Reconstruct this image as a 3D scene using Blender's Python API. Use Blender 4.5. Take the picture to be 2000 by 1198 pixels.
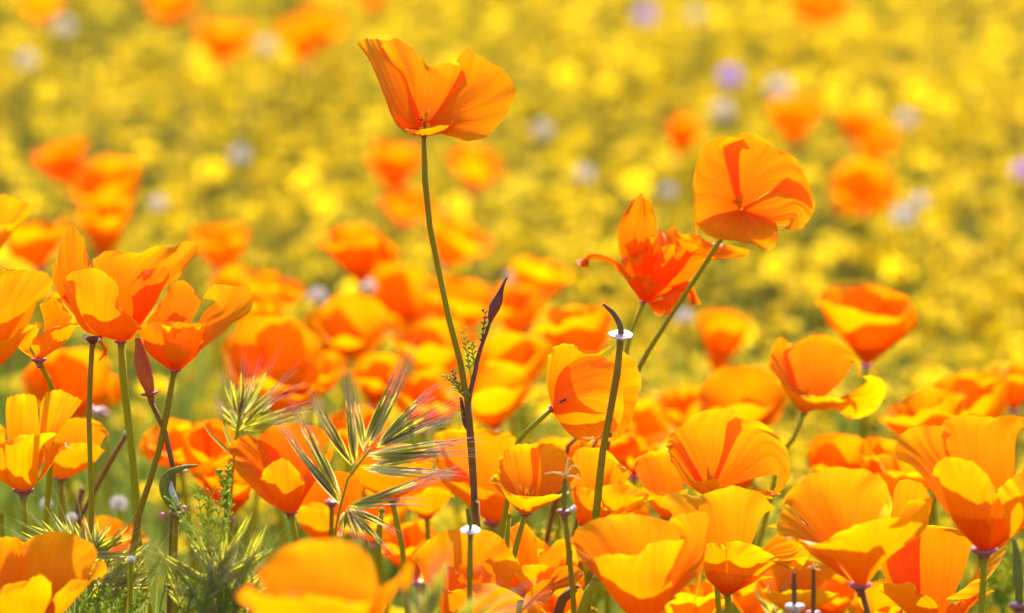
import bpy, math, random
import numpy as np
from mathutils import Vector, Matrix, Quaternion

for o in list(bpy.data.objects):
    bpy.data.objects.remove(o)
scene = bpy.context.scene
col = scene.collection
R = math.radians

# ------------------------------------------------------------------ camera
CAM_H, PITCH, FOCAL, FOCUS, FSTOP = 0.70, R(8.0), 200.0, 2.17, 11.6
FPX = 2000.0 * FOCAL / 36.0
cam_data = bpy.data.cameras.new('camera')
cam = bpy.data.objects.new('camera', cam_data)
col.objects.link(cam)
cam.location = (0, 0, CAM_H)
cam.rotation_euler = (R(90) - PITCH, 0, 0)
cam_data.lens = FOCAL
cam_data.sensor_width = 36.0
cam_data.sensor_fit = 'HORIZONTAL'
cam_data.clip_start = 0.05
cam_data.clip_end = 2000
cam_data.dof.use_dof = True
cam_data.dof.focus_distance = FOCUS
cam_data.dof.aperture_fstop = FSTOP
scene.camera = cam

# ------------------------------------------------------------------ light
SUN_EL, SUN_AZ = R(45), R(8)        # sun stands behind the flowers (+Y), azimuth turned to the +X side
world = bpy.data.worlds.new('World')
scene.world = world
world.use_nodes = True
wn = world.node_tree.nodes
wl = world.node_tree.links
bg = wn['Background']
sky = wn.new('ShaderNodeTexSky')
sky.sky_type = 'NISHITA'
sky.sun_disc = False
sky.sun_elevation = SUN_EL
sky.sun_rotation = SUN_AZ
wl.new(sky.outputs[0], bg.inputs[0])
bg.inputs[1].default_value = 0.12
sun_data = bpy.data.lights.new('sun', 'SUN')
sun_data.energy = 5.0
sun_data.angle = R(0.5)
sun_data.color = (1.0, 0.95, 0.87)
sun = bpy.data.objects.new('sun', sun_data)
col.objects.link(sun)
sdir = Vector((math.sin(SUN_AZ) * math.cos(SUN_EL), math.cos(SUN_AZ) * math.cos(SUN_EL), math.sin(SUN_EL)))
sun.rotation_euler = sdir.to_track_quat('Z', 'Y').to_euler()
sun.location = (0, 6, 9)

vs = scene.view_settings
vs.view_transform = 'Standard'
vs.look = 'None'
vs.gamma = 1.0
vs.exposure = 1.42
vs.use_curve_mapping = False
scene.cycles.max_bounces = 10
scene.cycles.transmission_bounces = 8
scene.cycles.diffuse_bounces = 5
scene.cycles.sample_clamp_indirect = 6

# ------------------------------------------------------------------ pixels to points
CAM = Vector((0, 0, CAM_H))
RT = Vector((1, 0, 0))
FW = Vector((0, math.cos(PITCH), -math.sin(PITCH)))
UP = Vector((0, math.sin(PITCH), math.cos(PITCH)))

def at(x, y, D, d=0.0):
    """pixel of the 2000x1198 photograph at distance D; d = pixels (at D) towards the camera"""
    return CAM + FW * (D - d * D / FPX) + RT * ((x - 1000) * D / FPX) - UP * ((y - 599) * D / FPX)

def project(p):
    q = p - CAM
    z = q.dot(FW)
    return 1000 + q.dot(RT) / z * FPX, 599 - q.dot(UP) / z * FPX, z

# ------------------------------------------------------------------ materials
def new_mat(name):
    m = bpy.data.materials.new(name)
    m.use_nodes = True
    nt = m.node_tree
    for n in list(nt.nodes):
        nt.nodes.remove(n)
    out = nt.nodes.new('ShaderNodeOutputMaterial')
    return m, nt, out

def ramp(nt, fac, stops):
    r = nt.nodes.new('ShaderNodeValToRGB')
    el = r.color_ramp.elements
    while len(el) < len(stops):
        el.new(0.5)
    for e, (p, c) in zip(el, stops):
        e.position = p
        e.color = (c[0], c[1], c[2], 1)
    nt.links.new(fac, r.inputs[0])
    return r.outputs[0]

def noise(nt, vec, scale, detail=3.0, rough=0.55):
    n = nt.nodes.new('ShaderNodeTexNoise')
    n.inputs['Scale'].default_value = scale
    n.inputs['Detail'].default_value = detail
    n.inputs['Roughness'].default_value = rough
    if vec is not None:
        nt.links.new(vec, n.inputs['Vector'])
    return n.outputs['Fac']

def mixcol(nt, fac, a, b, mode='MIX'):
    n = nt.nodes.new('ShaderNodeMix')
    n.data_type = 'RGBA'
    n.blend_type = mode
    for sock, v in ((n.inputs['Factor'], fac), (n.inputs['A'], a), (n.inputs['B'], b)):
        if hasattr(v, 'is_output'):
            nt.links.new(v, sock)
        elif isinstance(v, (int, float)):
            sock.default_value = v
        else:
            sock.default_value = (v[0], v[1], v[2], 1)
    return n.outputs['Result']

def leafy(name, refl, trans, tfac=0.5, rough=0.5, spec=0.3, bump=None, sheen=0.0, cmul=None):
    """diffuse + translucent sheet; refl/trans are callables(nt) returning a colour socket or a colour"""
    m, nt, out = new_mat(name)
    p = nt.nodes.new('ShaderNodeBsdfPrincipled')
    t = nt.nodes.new('ShaderNodeBsdfTranslucent')
    mx = nt.nodes.new('ShaderNodeMixShader')
    mx.inputs[0].default_value = tfac
    for sock, v in ((p.inputs['Base Color'], refl), (t.inputs['Color'], trans)):
        v = v(nt) if callable(v) else v
        if hasattr(v, 'is_output'):
            nt.links.new(v, sock)
        else:
            sock.default_value = (v[0], v[1], v[2], 1)
    p.inputs['Roughness'].default_value = rough
    p.inputs['Specular IOR Level'].default_value = spec
    if bump:
        b = nt.nodes.new('ShaderNodeBump')
        b.inputs['Strength'].default_value = bump[1]
        b.inputs['Distance'].default_value = bump[2]
        nt.links.new(bump[0](nt), b.inputs['Height'])
        nt.links.new(b.outputs[0], p.inputs['Normal'])
        nt.links.new(b.outputs[0], t.inputs['Normal'])
    nt.links.new(p.outputs[0], mx.inputs[1])
    nt.links.new(t.outputs[0], mx.inputs[2])
    nt.links.new(mx.outputs[0], out.inputs[0])
    return m

def uv_sep(nt):
    uv = nt.nodes.new('ShaderNodeTexCoord')
    s = nt.nodes.new('ShaderNodeSeparateXYZ')
    nt.links.new(uv.outputs['UV'], s.inputs[0])
    return uv.outputs['UV'], s.outputs[0], s.outputs[1]

def veins(nt):
    uv, u, v = uv_sep(nt)
    mp = nt.nodes.new('ShaderNodeMapping')
    mp.inputs['Scale'].default_value = (26, 1.6, 1)
    nt.links.new(uv, mp.inputs[0])
    return noise(nt, mp.outputs[0], 1.0, 3.5, 0.6), v

def petal_color(stops, vein_dark):
    def f(nt):
        vn, v = veins(nt)
        base = ramp(nt, v, stops)
        k = ramp(nt, vn, [(0.30, (vein_dark, vein_dark * 0.93, vein_dark)), (0.62, (1, 1, 1))])
        c = mixcol(nt, 0.75, base, k, 'MULTIPLY')
        oi = nt.nodes.new('ShaderNodeObjectInfo')
        return mixcol(nt, 1.0, c, oi.outputs['Color'], 'MULTIPLY')
    return f

def vein_height(nt):
    return veins(nt)[0]

M = {}
M['petal'] = leafy('poppy_petal',
    petal_color([(0.0, (0.93, 0.11, 0.001)), (0.3, (0.96, 0.19, 0.001)), (0.75, (0.97, 0.32, 0.001)), (1.0, (0.97, 0.40, 0.002))], 0.84),
    petal_color([(0.0, (0.98, 0.11, 0.0)), (0.3, (0.99, 0.18, 0.0)), (0.75, (0.99, 0.27, 0.0)), (1.0, (0.99, 0.33, 0.001))], 0.80),
    tfac=0.56, rough=0.45, spec=0.12, bump=(vein_height, 0.25, 0.0006))

M['petal_mild'] = leafy('poppy_petal_evenly_orange',
    petal_color([(0.0, (0.95, 0.22, 0.001)), (0.4, (0.96, 0.27, 0.001)), (1.0, (0.97, 0.33, 0.002))], 0.9),
    petal_color([(0.0, (0.99, 0.23, 0.0)), (0.4, (0.99, 0.26, 0.0)), (1.0, (0.99, 0.30, 0.001))], 0.9),
    tfac=0.56, rough=0.5, spec=0.05)

def two_tone(a, b, scale, lo=0.35, hi=0.65):
    def f(nt):
        tc = nt.nodes.new('ShaderNodeTexCoord')
        n = noise(nt, tc.outputs['Object'], scale, 3)
        return ramp(nt, n, [(lo, a), (hi, b)])
    return f

M['stem_green'] = leafy('green_stem', two_tone((0.30, 0.27, 0.004), (0.36, 0.31, 0.006), 60), (0.5, 0.42, 0.005), 0.25, 0.5, 0.12)
M['stem_brown'] = leafy('brown_stem', two_tone((0.20, 0.08, 0.02), (0.29, 0.14, 0.025), 70), (0.3, 0.1, 0.02), 0.2, 0.5, 0.15)
M['stem_mixed'] = leafy('brown_green_stem', two_tone((0.30, 0.15, 0.008), (0.32, 0.27, 0.005), 14, .42, .58), (0.45, 0.3, 0.01), 0.25, 0.5, 0.12)
M['receptacle'] = leafy('pink_receptacle', two_tone((0.33, 0.06, 0.06), (0.5, 0.16, 0.17), 300), (0.5, 0.1, 0.08), 0.2, 0.35, 0.5)
M['receptacle_pale'] = leafy('pale_receptacle', two_tone((0.62, 0.30, 0.32), (0.88, 0.74, 0.72), 700, .40, .55), (0.8, 0.55, 0.55), 0.2, 0.45, 0.3)
M['lobe_pink'] = leafy('pink_lobe', two_tone((0.62, 0.2, 0.24), (0.7, 0.3, 0.33), 300), (0.7, 0.25, 0.25), 0.3, 0.5, 0.15)
M['pod'] = leafy('seed_pod', two_tone((0.14, 0.07, 0.03), (0.22, 0.12, 0.04), 150), (0.3, 0.12, 0.04), 0.12, 0.5, 0.12)
M['pod_green'] = leafy('green_seed_pod', two_tone((0.16, 0.15, 0.015), (0.21, 0.20, 0.02), 150), (0.25, 0.24, 0.02), 0.12, 0.5, 0.15)
M['pod_pale'] = leafy('pale_inner_pod', two_tone((0.4, 0.4, 0.26), (0.55, 0.55, 0.4), 300), (0.3, 0.3, 0.2), 0.1, 0.5, 0.3)
M['bud'] = leafy('bud_calyx', two_tone((0.17, 0.045, 0.035), (0.25, 0.08, 0.055), 120), (0.4, 0.08, 0.04), 0.2, 0.5, 0.15)
M['bud_red'] = leafy('red_bud_calyx', two_tone((0.42, 0.10, 0.03), (0.50, 0.17, 0.05), 120), (0.7, 0.16, 0.04), 0.4, 0.5, 0.12)
M['stamen'] = leafy('stamen', two_tone((0.9, 0.38, 0.004), (0.93, 0.5, 0.008), 300), (0.95, 0.45, 0.004), 0.5, 0.5, 0.2)
M['stigma'] = leafy('stigma', (0.75, 0.6, 0.25), (0.8, 0.6, 0.2), 0.35, 0.5, 0.3)
M['ant'] = leafy('ant_shell', (0.012, 0.008, 0.006), (0.02, 0.01, 0.01), 0.02, 0.3, 0.5)
M['leaf'] = leafy('feathery_leaf', two_tone((0.24, 0.32, 0.03), (0.34, 0.42, 0.04), 90), (0.6, 0.68, 0.06), 0.5, 0.5, 0.2)
M['blade'] = leafy('grass_blade', two_tone((0.15, 0.18, 0.03), (0.22, 0.25, 0.04), 60), (0.32, 0.36, 0.05), 0.4, 0.5, 0.12)
M['leaf_red'] = leafy('reddish_leaf', two_tone((0.20, 0.10, 0.03), (0.14, 0.19, 0.04), 160), (0.3, 0.2, 0.04), 0.35, 0.5, 0.35)

def lemma_col(g1, g2, purple, pale):
    def f(nt):
        uv, u, v = uv_sep(nt)
        w = nt.nodes.new('ShaderNodeMath'); w.operation = 'MULTIPLY'; w.inputs[1].default_value = 16.0
        nt.links.new(u, w.inputs[0])
        s = nt.nodes.new('ShaderNodeMath'); s.operation = 'SINE'
        nt.links.new(w.outputs[0], s.inputs[0])
        stripe = ramp(nt, s.outputs[0], [(0.2, g1), (0.75, g2)])
        oi = nt.nodes.new('ShaderNodeObjectInfo')
        tc = nt.nodes.new('ShaderNodeTexCoord')
        n = noise(nt, tc.outputs['Object'], 130, 2)
        pm = ramp(nt, n, [(0.46, (0, 0, 0)), (0.62, (1, 1, 1))])
        c = mixcol(nt, pm, stripe, purple)
        edge = ramp(nt, u, [(0.0, (1, 1, 1)), (0.13, (0, 0, 0)), (0.87, (0, 0, 0)), (1.0, (1, 1, 1))])
        c = mixcol(nt, edge, c, pale)
        return mixcol(nt, 1.0, c, oi.outputs['Color'], 'MULTIPLY')
    return f
M['lemma'] = leafy('brome_lemma', lemma_col((0.26, 0.27, 0.008), (0.56, 0.52, 0.04), (0.32, 0.2, 0.06), (0.75, 0.68, 0.30)),
                   (0.72, 0.66, 0.04), 0.5, 0.45, 0.12)
M['lemma_pale'] = leafy('pale_brome_lemma', lemma_col((0.45, 0.42, 0.16), (0.66, 0.60, 0.28), (0.45, 0.3, 0.2), (0.8, 0.75, 0.5)), (0.75, 0.68, 0.2), 0.45, 0.4, 0.3)
M['lemma_purple'] = leafy('purple_brome_lemma', lemma_col((0.18, 0.11, 0.03), (0.30, 0.20, 0.06), (0.25, 0.12, 0.07), (0.5, 0.42, 0.24)), (0.45, 0.26, 0.06), 0.42, 0.45, 0.12)
M['awn'] = leafy('brome_awn', two_tone((0.55, 0.33, 0.24), (0.68, 0.52, 0.32), 60), (0.6, 0.3, 0.2), 0.3, 0.4, 0.4)
M['awn_pale'] = leafy('pale_brome_awn', two_tone((0.58, 0.54, 0.16), (0.5, 0.34, 0.2), 50, .5, .7), (0.7, 0.6, 0.15), 0.4, 0.5, 0.1)
M['undergrowth'] = leafy('undergrowth_blade', lambda nt: (lambda tc: ramp(nt, noise(nt, tc.outputs['Object'], 9, 4),
                   [(0.25, (0.06, 0.07, 0.015)), (0.48, (0.13, 0.125, 0.022)), (0.66, (0.25, 0.17, 0.085))]))(nt.nodes.new('ShaderNodeTexCoord')),
                   (0.17, 0.16, 0.02), 0.40, 0.7, 0.05)
M['green_grass'] = leafy('green_grass_blade', two_tone((0.10, 0.13, 0.02), (0.16, 0.19, 0.03), 12), (0.2, 0.25, 0.03), 0.4, 0.7, 0.05)
M['gold'] = leafy('goldfield_ray', two_tone((0.87, 0.56, 0.008), (0.93, 0.66, 0.02), 8), (0.95, 0.65, 0.01), 0.45, 0.7, 0.0)
M['gold_disc'] = leafy('goldfield_disc', two_tone((0.66, 0.36, 0.01), (0.74, 0.45, 0.015), 30), (0.6, 0.3, 0.01), 0.1, 0.7, 0.1)
M['lilac'] = leafy('lilac_floret', two_tone((0.36, 0.19, 0.70), (0.46, 0.28, 0.80), 90), (0.48, 0.28, 0.82), 0.4, 0.6, 0.1)
M['pale'] = leafy('pale_floret', two_tone((0.56, 0.47, 0.46), (0.66, 0.60, 0.58), 90), (0.62, 0.54, 0.52), 0.35, 0.6, 0.1)

m, nt, out = new_mat('soil_and_low_growth')
tc = nt.nodes.new('ShaderNodeTexCoord')
p = nt.nodes.new('ShaderNodeBsdfPrincipled')
n1 = noise(nt, tc.outputs['Object'], 1.7, 6, 0.6)
n2 = noise(nt, tc.outputs['Object'], 55, 5, 0.65)
c1 = ramp(nt, n2, [(0.35, (0.06, 0.065, 0.008)), (0.52, (0.12, 0.11, 0.015)), (0.7, (0.22, 0.16, 0.05))])
c2 = ramp(nt, n2, [(0.35, (0.11, 0.12, 0.02)), (0.55, (0.38, 0.28, 0.03)), (0.72, (0.6, 0.42, 0.03))])
nt.links.new(mixcol(nt, ramp(nt, n1, [(0.4, (0.1, 0.1, 0.1)), (0.65, (0.7, 0.7, 0.7))]), c1, c2), p.inputs['Base Color'])
p.inputs['Roughness'].default_value = 0.95
bp = nt.nodes.new('ShaderNodeBump'); bp.inputs['Strength'].default_value = 0.8; bp.inputs['Distance'].default_value = 0.02
nt.links.new(n2, bp.inputs['Height']); nt.links.new(bp.outputs[0], p.inputs['Normal'])
nt.links.new(p.outputs[0], out.inputs[0])
M['soil'] = m

# ------------------------------------------------------------------ mesh helpers
class MB:
    def __init__(s):
        s.v, s.f, s.uv = [], [], []          # uv per vertex
    def add(s, vs_, fs_, uvs=None):
        b = len(s.v)
        s.v.extend(vs_)
        s.f.extend(tuple(i + b for i in f) for f in fs_)
        s.uv.extend(uvs if uvs is not None else [(0.5, 0.5)] * len(vs_))
    def mesh(s, name, mat, origin=Vector((0, 0, 0)), smooth=True):
        me = bpy.data.meshes.new(name)
        v = np.array([tuple(p) for p in s.v], dtype=np.float64) - np.array(origin)
        me.from_pydata(v.tolist(), [], s.f)
        uvl = me.uv_layers.new(name='UVMap')
        li = np.empty(len(me.loops), dtype=np.int32)
        me.loops.foreach_get('vertex_index', li)
        uvl.data.foreach_set('uv', np.array(s.uv, dtype=np.float32)[li].ravel())
        me.polygons.foreach_set('use_smooth', [smooth] * len(me.polygons))
        me.materials.append(M[mat] if isinstance(mat, str) else mat)
        me.update()
        return me

def link(name, me, parent=None, loc=None):
    o = bpy.data.objects.new(name, me)
    col.objects.link(o)
    if parent is not None:
        o.parent = parent
    if loc is not None:
        o.location = loc
    return o

def tag(o, label=None, cat=None, group=None, kind=None):
    if label: o['label'] = label
    if cat: o['category'] = cat
    if group: o['group'] = group
    if kind: o['kind'] = kind
    return o

def root(name, loc, label, cat, group=None):
    o = bpy.data.objects.new(name, None)
    o.empty_display_size = 0.02
    col.objects.link(o)
    o.location = loc
    return tag(o, label, cat, group)

def crspline(P, n):
    """Catmull-Rom resample of a polyline (k,3) to n points, uniform in index"""
    P = np.asarray(P, dtype=float)
    k = len(P)
    if k == 1:
        return np.repeat(P, n, 0)
    if k == 2:
        t = np.linspace(0, 1, n)[:, None]
        return P[0] * (1 - t) + P[1] * t
    E = np.vstack([2 * P[0] - P[1], P, 2 * P[-1] - P[-2]])
    t = np.linspace(0, k - 1, n)
    i = np.minimum(t.astype(int), k - 2)
    f = (t - i)[:, None]
    p0, p1, p2, p3 = E[i], E[i + 1], E[i + 2], E[i + 3]
    return 0.5 * (2 * p1 + (p2 - p0) * f + (2 * p0 - 5 * p1 + 4 * p2 - p3) * f ** 2 + (3 * p1 - p0 - 3 * p2 + p3) * f ** 3)

def spline_len(P, n):
    """as crspline but spread by arc length"""
    Q = crspline(P, max(60, n * 6))
    s = np.concatenate([[0], np.cumsum(np.linalg.norm(np.diff(Q, axis=0), axis=1))])
    t = np.linspace(0, s[-1], n)
    return np.stack([np.interp(t, s, Q[:, c]) for c in range(3)], 1)

def tube(mb, pts, radii, seg=8, cap=True):
    pts = [Vector(p) for p in pts]
    n = len(pts)
    if not hasattr(radii, '__len__'):
        radii = [radii] * n
    ref = None
    vs_, uv = [], []
    for i in range(n):
        t = (pts[min(i + 1, n - 1)] - pts[max(i - 1, 0)])
        if t.length < 1e-12: t = Vector((0, 0, 1))
        t.normalize()
        if ref is None:
            ref = t.orthogonal().normalized()
        ref = (ref - t * ref.dot(t))
        if ref.length < 1e-9: ref = t.orthogonal()
        ref.normalize()
        b = t.cross(ref)
        for j in range(seg):
            a = 2 * math.pi * j / seg
            vs_.append(pts[i] + (ref * math.cos(a) + b * math.sin(a)) * radii[i])
            uv.append((j / seg, i / max(1, n - 1)))
    fs = []
    for i in range(n - 1):
        for j in range(seg):
            k = (j + 1) % seg
            fs.append((i * seg + j, i * seg + k, (i + 1) * seg + k, (i + 1) * seg + j))
    if cap:
        fs.append(tuple(range(seg - 1, -1, -1)))
        fs.append(tuple((n - 1) * seg + j for j in range(seg)))
    mb.add(vs_, fs, uv)

def lathe(mb, origin, axis, prof, seg=18, wob=0.0, rng=None):
    """profile of (r, h) about axis"""
    axis = Vector(axis).normalized()
    a = axis.orthogonal().normalized()
    b = axis.cross(a)
    ph = [rng.random() * 6.28 for _ in range(3)] if rng else [0, 0, 0]
    vs_, uv = [], []
    for i, (r, h) in enumerate(prof):
        for j in range(seg):
            t = 2 * math.pi * j / seg
            rr = r * (1 + wob * (math.sin(3 * t + ph[0]) + 0.6 * math.sin(7 * t + ph[1])))
            vs_.append(Vector(origin) + axis * h + (a * math.cos(t) + b * math.sin(t)) * rr)
            uv.append((j / seg, i / (len(prof) - 1)))
    fs = []
    for i in range(len(prof) - 1):
        for j in range(seg):
            k = (j + 1) % seg
            fs.append((i * seg + j, i * seg + k, (i + 1) * seg + k, (i + 1) * seg + j))
    fs.append(tuple(range(seg - 1, -1, -1)))
    fs.append(tuple((len(prof) - 1) * seg + j for j in range(seg)))
    mb.add(vs_, fs, uv)

def grid_petal(rows, rng, nu=22, nv=18, pleat=0.00022, ruffle=0.0007, roll=0.0):
    """rows: list (base to rim) of lists of world points -> MB of a smooth pleated sheet"""
    rr = np.array([crspline(r, nu) for r in rows])                 # rows x nu x 3
    G = np.stack([crspline(rr[:, j], nv) for j in range(nu)], 1)   # nv x nu x 3
    du = np.gradient(G, axis=1); dv = np.gradient(G, axis=0)
    N = np.cross(du, dv)
    L = np.linalg.norm(N, axis=2, keepdims=True)
    N = N / np.maximum(L, 1e-12)
    u = np.linspace(0, 1, nu)[None, :]; v = np.linspace(0, 1, nv)[:, None]
    ph = [rng.random() * 6.28 for _ in range(8)]
    pl = (np.sin(u * 41 + ph[0] + 1.5 * np.sin(u * 9 + ph[1])) + 0.7 * np.sin(u * 23 + ph[2]) + 0.4 * np.sin(u * 63 + ph[3] + v * 2))
    pl = pl * np.clip(v * 1.4 - 0.15, 0, 1)
    rf = (np.sin(u * 11 + ph[4] + v * 2) + 0.7 * np.sin(u * 19 + ph[5]) + 0.4 * np.sin(u * 31 + ph[6])) * np.clip((v - 0.55) / 0.45, 0, 1) ** 2
    rl = np.clip((v - 0.85) / 0.15, 0, 1) ** 2
    G = G + N * (pl * pleat + rf * ruffle + rl * roll)[:, :, None]
    # small irregular notching of the rim, along the sheet
    tv = dv / np.maximum(np.linalg.norm(dv, axis=2, keepdims=True), 1e-12)
    nt_ = (np.sin(u * 37 + ph[7]) + 0.8 * np.sin(u * 57 + ph[3]) + 0.5 * np.sin(u * 17 + ph[2])) * np.clip((v - 0.8) / 0.2, 0, 1) ** 2
    G = G + tv * (nt_ * 0.00022)[:, :, None]
    mb = MB()
    vs_ = G.reshape(-1, 3).tolist()
    uv = [(float(u[0, j]), float(v[i, 0])) for i in range(nv) for j in range(nu)]
    fs = [(i * nu + j, i * nu + j + 1, (i + 1) * nu + j + 1, (i + 1) * nu + j) for i in range(nv - 1) for j in range(nu - 1)]
    mb.add(vs_, fs, uv)
    return mb

def parse(rows_str):
    return [[tuple(float(c) for c in p.split(',')) for p in r.split()] for r in rows_str.split('/')]

REC_PROF = [(0.55, -2.2), (0.7, -1.4), (1.1, -0.7), (1.9, -0.25), (2.1, 0.0), (1.95, 0.25), (1.2, 0.3), (0.9, 0.6)]   # in units of stem radius

def make_receptacle(parent, pos, axis, r, mat='receptacle', prof=REC_PROF, rng=None):
    mb = MB()
    lathe(mb, pos, axis, [(a * r, h * r) for a, h in prof], 30, 0.06 if prof[4][0] > 3 else 0.03, rng)
    return link('receptacle', mb.mesh('receptacle', mat, parent.location), parent)

def stem_points(pts_px, D, base=None):
    """list of (x,y[,d]) pixels, carried on to the ground below the last one"""
    P = [at(p[0], p[1], D, p[2] if len(p) > 2 else 0) for p in pts_px]
    if base is not None:
        P[0] = base
    last, prev = P[-1], P[-2] if len(P) > 1 else P[-1] + Vector((0, 0, .02))
    sl = (last - prev)
    k = sl.x / max(1e-4, -sl.z) if sl.z < 0 else 0
    k = max(-0.25, min(0.25, k))
    z = last.z
    P.append(Vector((last.x + k * z * 0.35, last.y + 0.005, z * 0.55)))
    P.append(Vector((last.x + k * z * 0.5, last.y + 0.012, -0.01)))
    return P

def make_stem(parent, P, r, mat, name='stem', taper=1.35, seg=8):
    Q = spline_len([tuple(p) for p in P], 28)
    mb = MB()
    n = len(Q)
    tube(mb, Q, [r * (1 + (taper - 1) * i / n) * (1 + 0.05 * math.sin(i * 1.7)) for i in range(n)], seg)
    return link(name, mb.mesh(name, mat, parent.location), parent)

def make_stamens(parent, pos, axis, rng, n=14, ln=0.008, spread=0.45, r=0.00035):
    axis = Vector(axis).normalized()
    mb = MB()
    for i in range(n):
        a = rng.random() * 6.283; s = spread * (0.3 + 0.7 * rng.random())
        o = axis.orthogonal().normalized()
        dvec = (axis + (Quaternion(axis, a) @ o) * s).normalized()
        l = ln * (0.7 + 0.5 * rng.random())
        p0 = Vector(pos) + dvec * 0.0005
        p1 = p0 + dvec * l * 0.45
        p2 = p0 + dvec * l
        tube(mb, [p0, p1, p1 + dvec * l * 0.05, p1 + dvec * l * 0.3, p2], [r * 0.5, r * 0.5, r * 1.2, r * 1.3, r * 0.5], 5)
    return link('stamens', mb.mesh('stamens', 'stamen', parent.location), parent)

# ------------------------------------------------------------------ the setting
mb = MB()
gx = np.concatenate([[-400, -120, -40, -12, -5], np.linspace(-2.5, 2.5, 41), [5, 12, 40, 120, 400]])
gy = np.concatenate([[-60, -15, -4], np.linspace(-1, 11, 81), [14, 20, 40, 100, 300, 900]])
vs_ = [(x, y, 0.012 * math.sin(x * 3.1 + y * 1.3) + 0.01 * math.sin(x * 7.7 - y * 5.1) - 0.012) for y in gy for x in gx]
nx = len(gx)
fs = [(j * nx + i, j * nx + i + 1, (j + 1) * nx + i + 1, (j + 1) * nx + i) for j in range(len(gy) - 1) for i in range(nx - 1)]
mb.add(vs_, fs)
tag(link('ground', mb.mesh('ground', 'soil')), kind='structure')

# ------------------------------------------------------------------ traced poppies
GROUPN = 'orange poppies in bloom'
COUNT = {}

def traced_poppy(label, D, base, axis, petals, stem=None, r_px=6.5, hue=(1, 1, 1), seed=0, stem_mat='stem_green',
                 stamens=0, rec=True, rec_mat='receptacle', ruffle=0.0006, pleat=0.0002, rec_scale=1.0, name='poppy', cat='poppy', group=GROUPN, dscale=1.0, bk=0.72, fr=1.12):
    rng = random.Random(seed + 17)
    b = at(base[0], base[1], D, base[2] if len(base) > 2 else 0)
    r = r_px * D / FPX
    st = stem if stem is not None else [(base[0], base[1])]
    if len(st) < 2:
        st = [st[0], (st[0][0] + rng.uniform(-6, 6), st[0][1] + 60)]
    P = stem_points(st, D, b)
    t = root(name, Vector((P[-1].x, P[-1].y, 0)), label, cat, group)
    for q, rows in enumerate(petals):
        h = hue
        if isinstance(rows, tuple):
            rows, h = rows
        W = [[tuple(at(x, y, D, d * dscale * (bk if d < 0 else fr))) for x, y, d in row] for row in parse(rows)]
        o = link('petal', grid_petal(W, rng, ruffle=ruffle, pleat=pleat).mesh('petal', 'petal', t.location), t)
        o.color = (h[0], h[1], h[2], 1)
    ax = (RT * axis[0] + UP * axis[1] - FW * axis[2]).normalized()
    if rec:
        make_receptacle(t, b, ax, r * rec_scale, rec_mat, rng=rng)
    make_stem(t, P, r * 0.92, stem_mat)
    if stamens:
        make_stamens(t, b + ax * 0.002, ax, rng, stamens)
    return t

RED = (1.0, 0.64, 0.6)
ORG = (1.0, 0.88, 0.8)
YEL = (1.0, 1.18, 1.0)

# --- the tall poppy
hero = traced_poppy('tall lone orange poppy with wide wavy petals on long bare stem, ant inside', 2.17, (828, 262), (0.05, 0.8, 0.6), [
    # left petal
    "816,262,10 820,254,-3 826,247,-8 / 776,246,36 784,208,10 808,190,-26 / 748,182,36 758,148,4 792,132,-34 / 722,120,22 742,105,-4 770,102,-36 / 698,84,18 712,78,4 728,75,-10 745,78,-26 758,88,-38",
    # back petal with a saddle in its rim
    "812,246,-8 826,243,-12 842,244,-8 / 800,200,-14 830,195,-36 866,210,-22 / 786,150,-12 815,140,-46 860,152,-50 898,172,-16 / 738,99,-4 754,80,-18 775,76,-36 800,88,-48 820,106,-56 836,129,-60 860,124,-58 884,123,-50 905,130,-34 914,140,-22",
    # right petal
    "838,254,6 840,248,0 838,240,-8 / 862,263,38 884,236,24 882,206,2 878,178,-22 / 905,276,54 930,244,40 934,200,24 924,160,0 900,134,-28 / 916,281,58 952,270,54 974,244,48 1002,204,40 1006,172,30 992,147,14 966,127,0 930,108,-16 914,91,-26 889,118,-38",
    # front petal seen along its rim
    "816,250,-4 828,260,4 840,256,-2 / 778,240,20 800,262,38 828,267,46 858,263,40 874,246,22 / 762,206,34 778,246,56 828,259,74 874,252,60 894,222,38 / 757,184,32 769,224,50 780,252,64 796,265,72 814,260,78 828,253,80 850,252,78 870,252,70 885,242,60 895,228,48 897,210,38",
], stem=[(828, 262), (829, 330), (836, 420), (853, 510), (876, 620), (902, 720), (915, 800), (921, 880), (926, 960), (930, 1030), (932, 1110)], r_px=6.2, seed=1, stamens=9, rec_scale=0.8, stem_mat='stem_mixed', pleat=0.00016, hue=(1, .9, .8))

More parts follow.
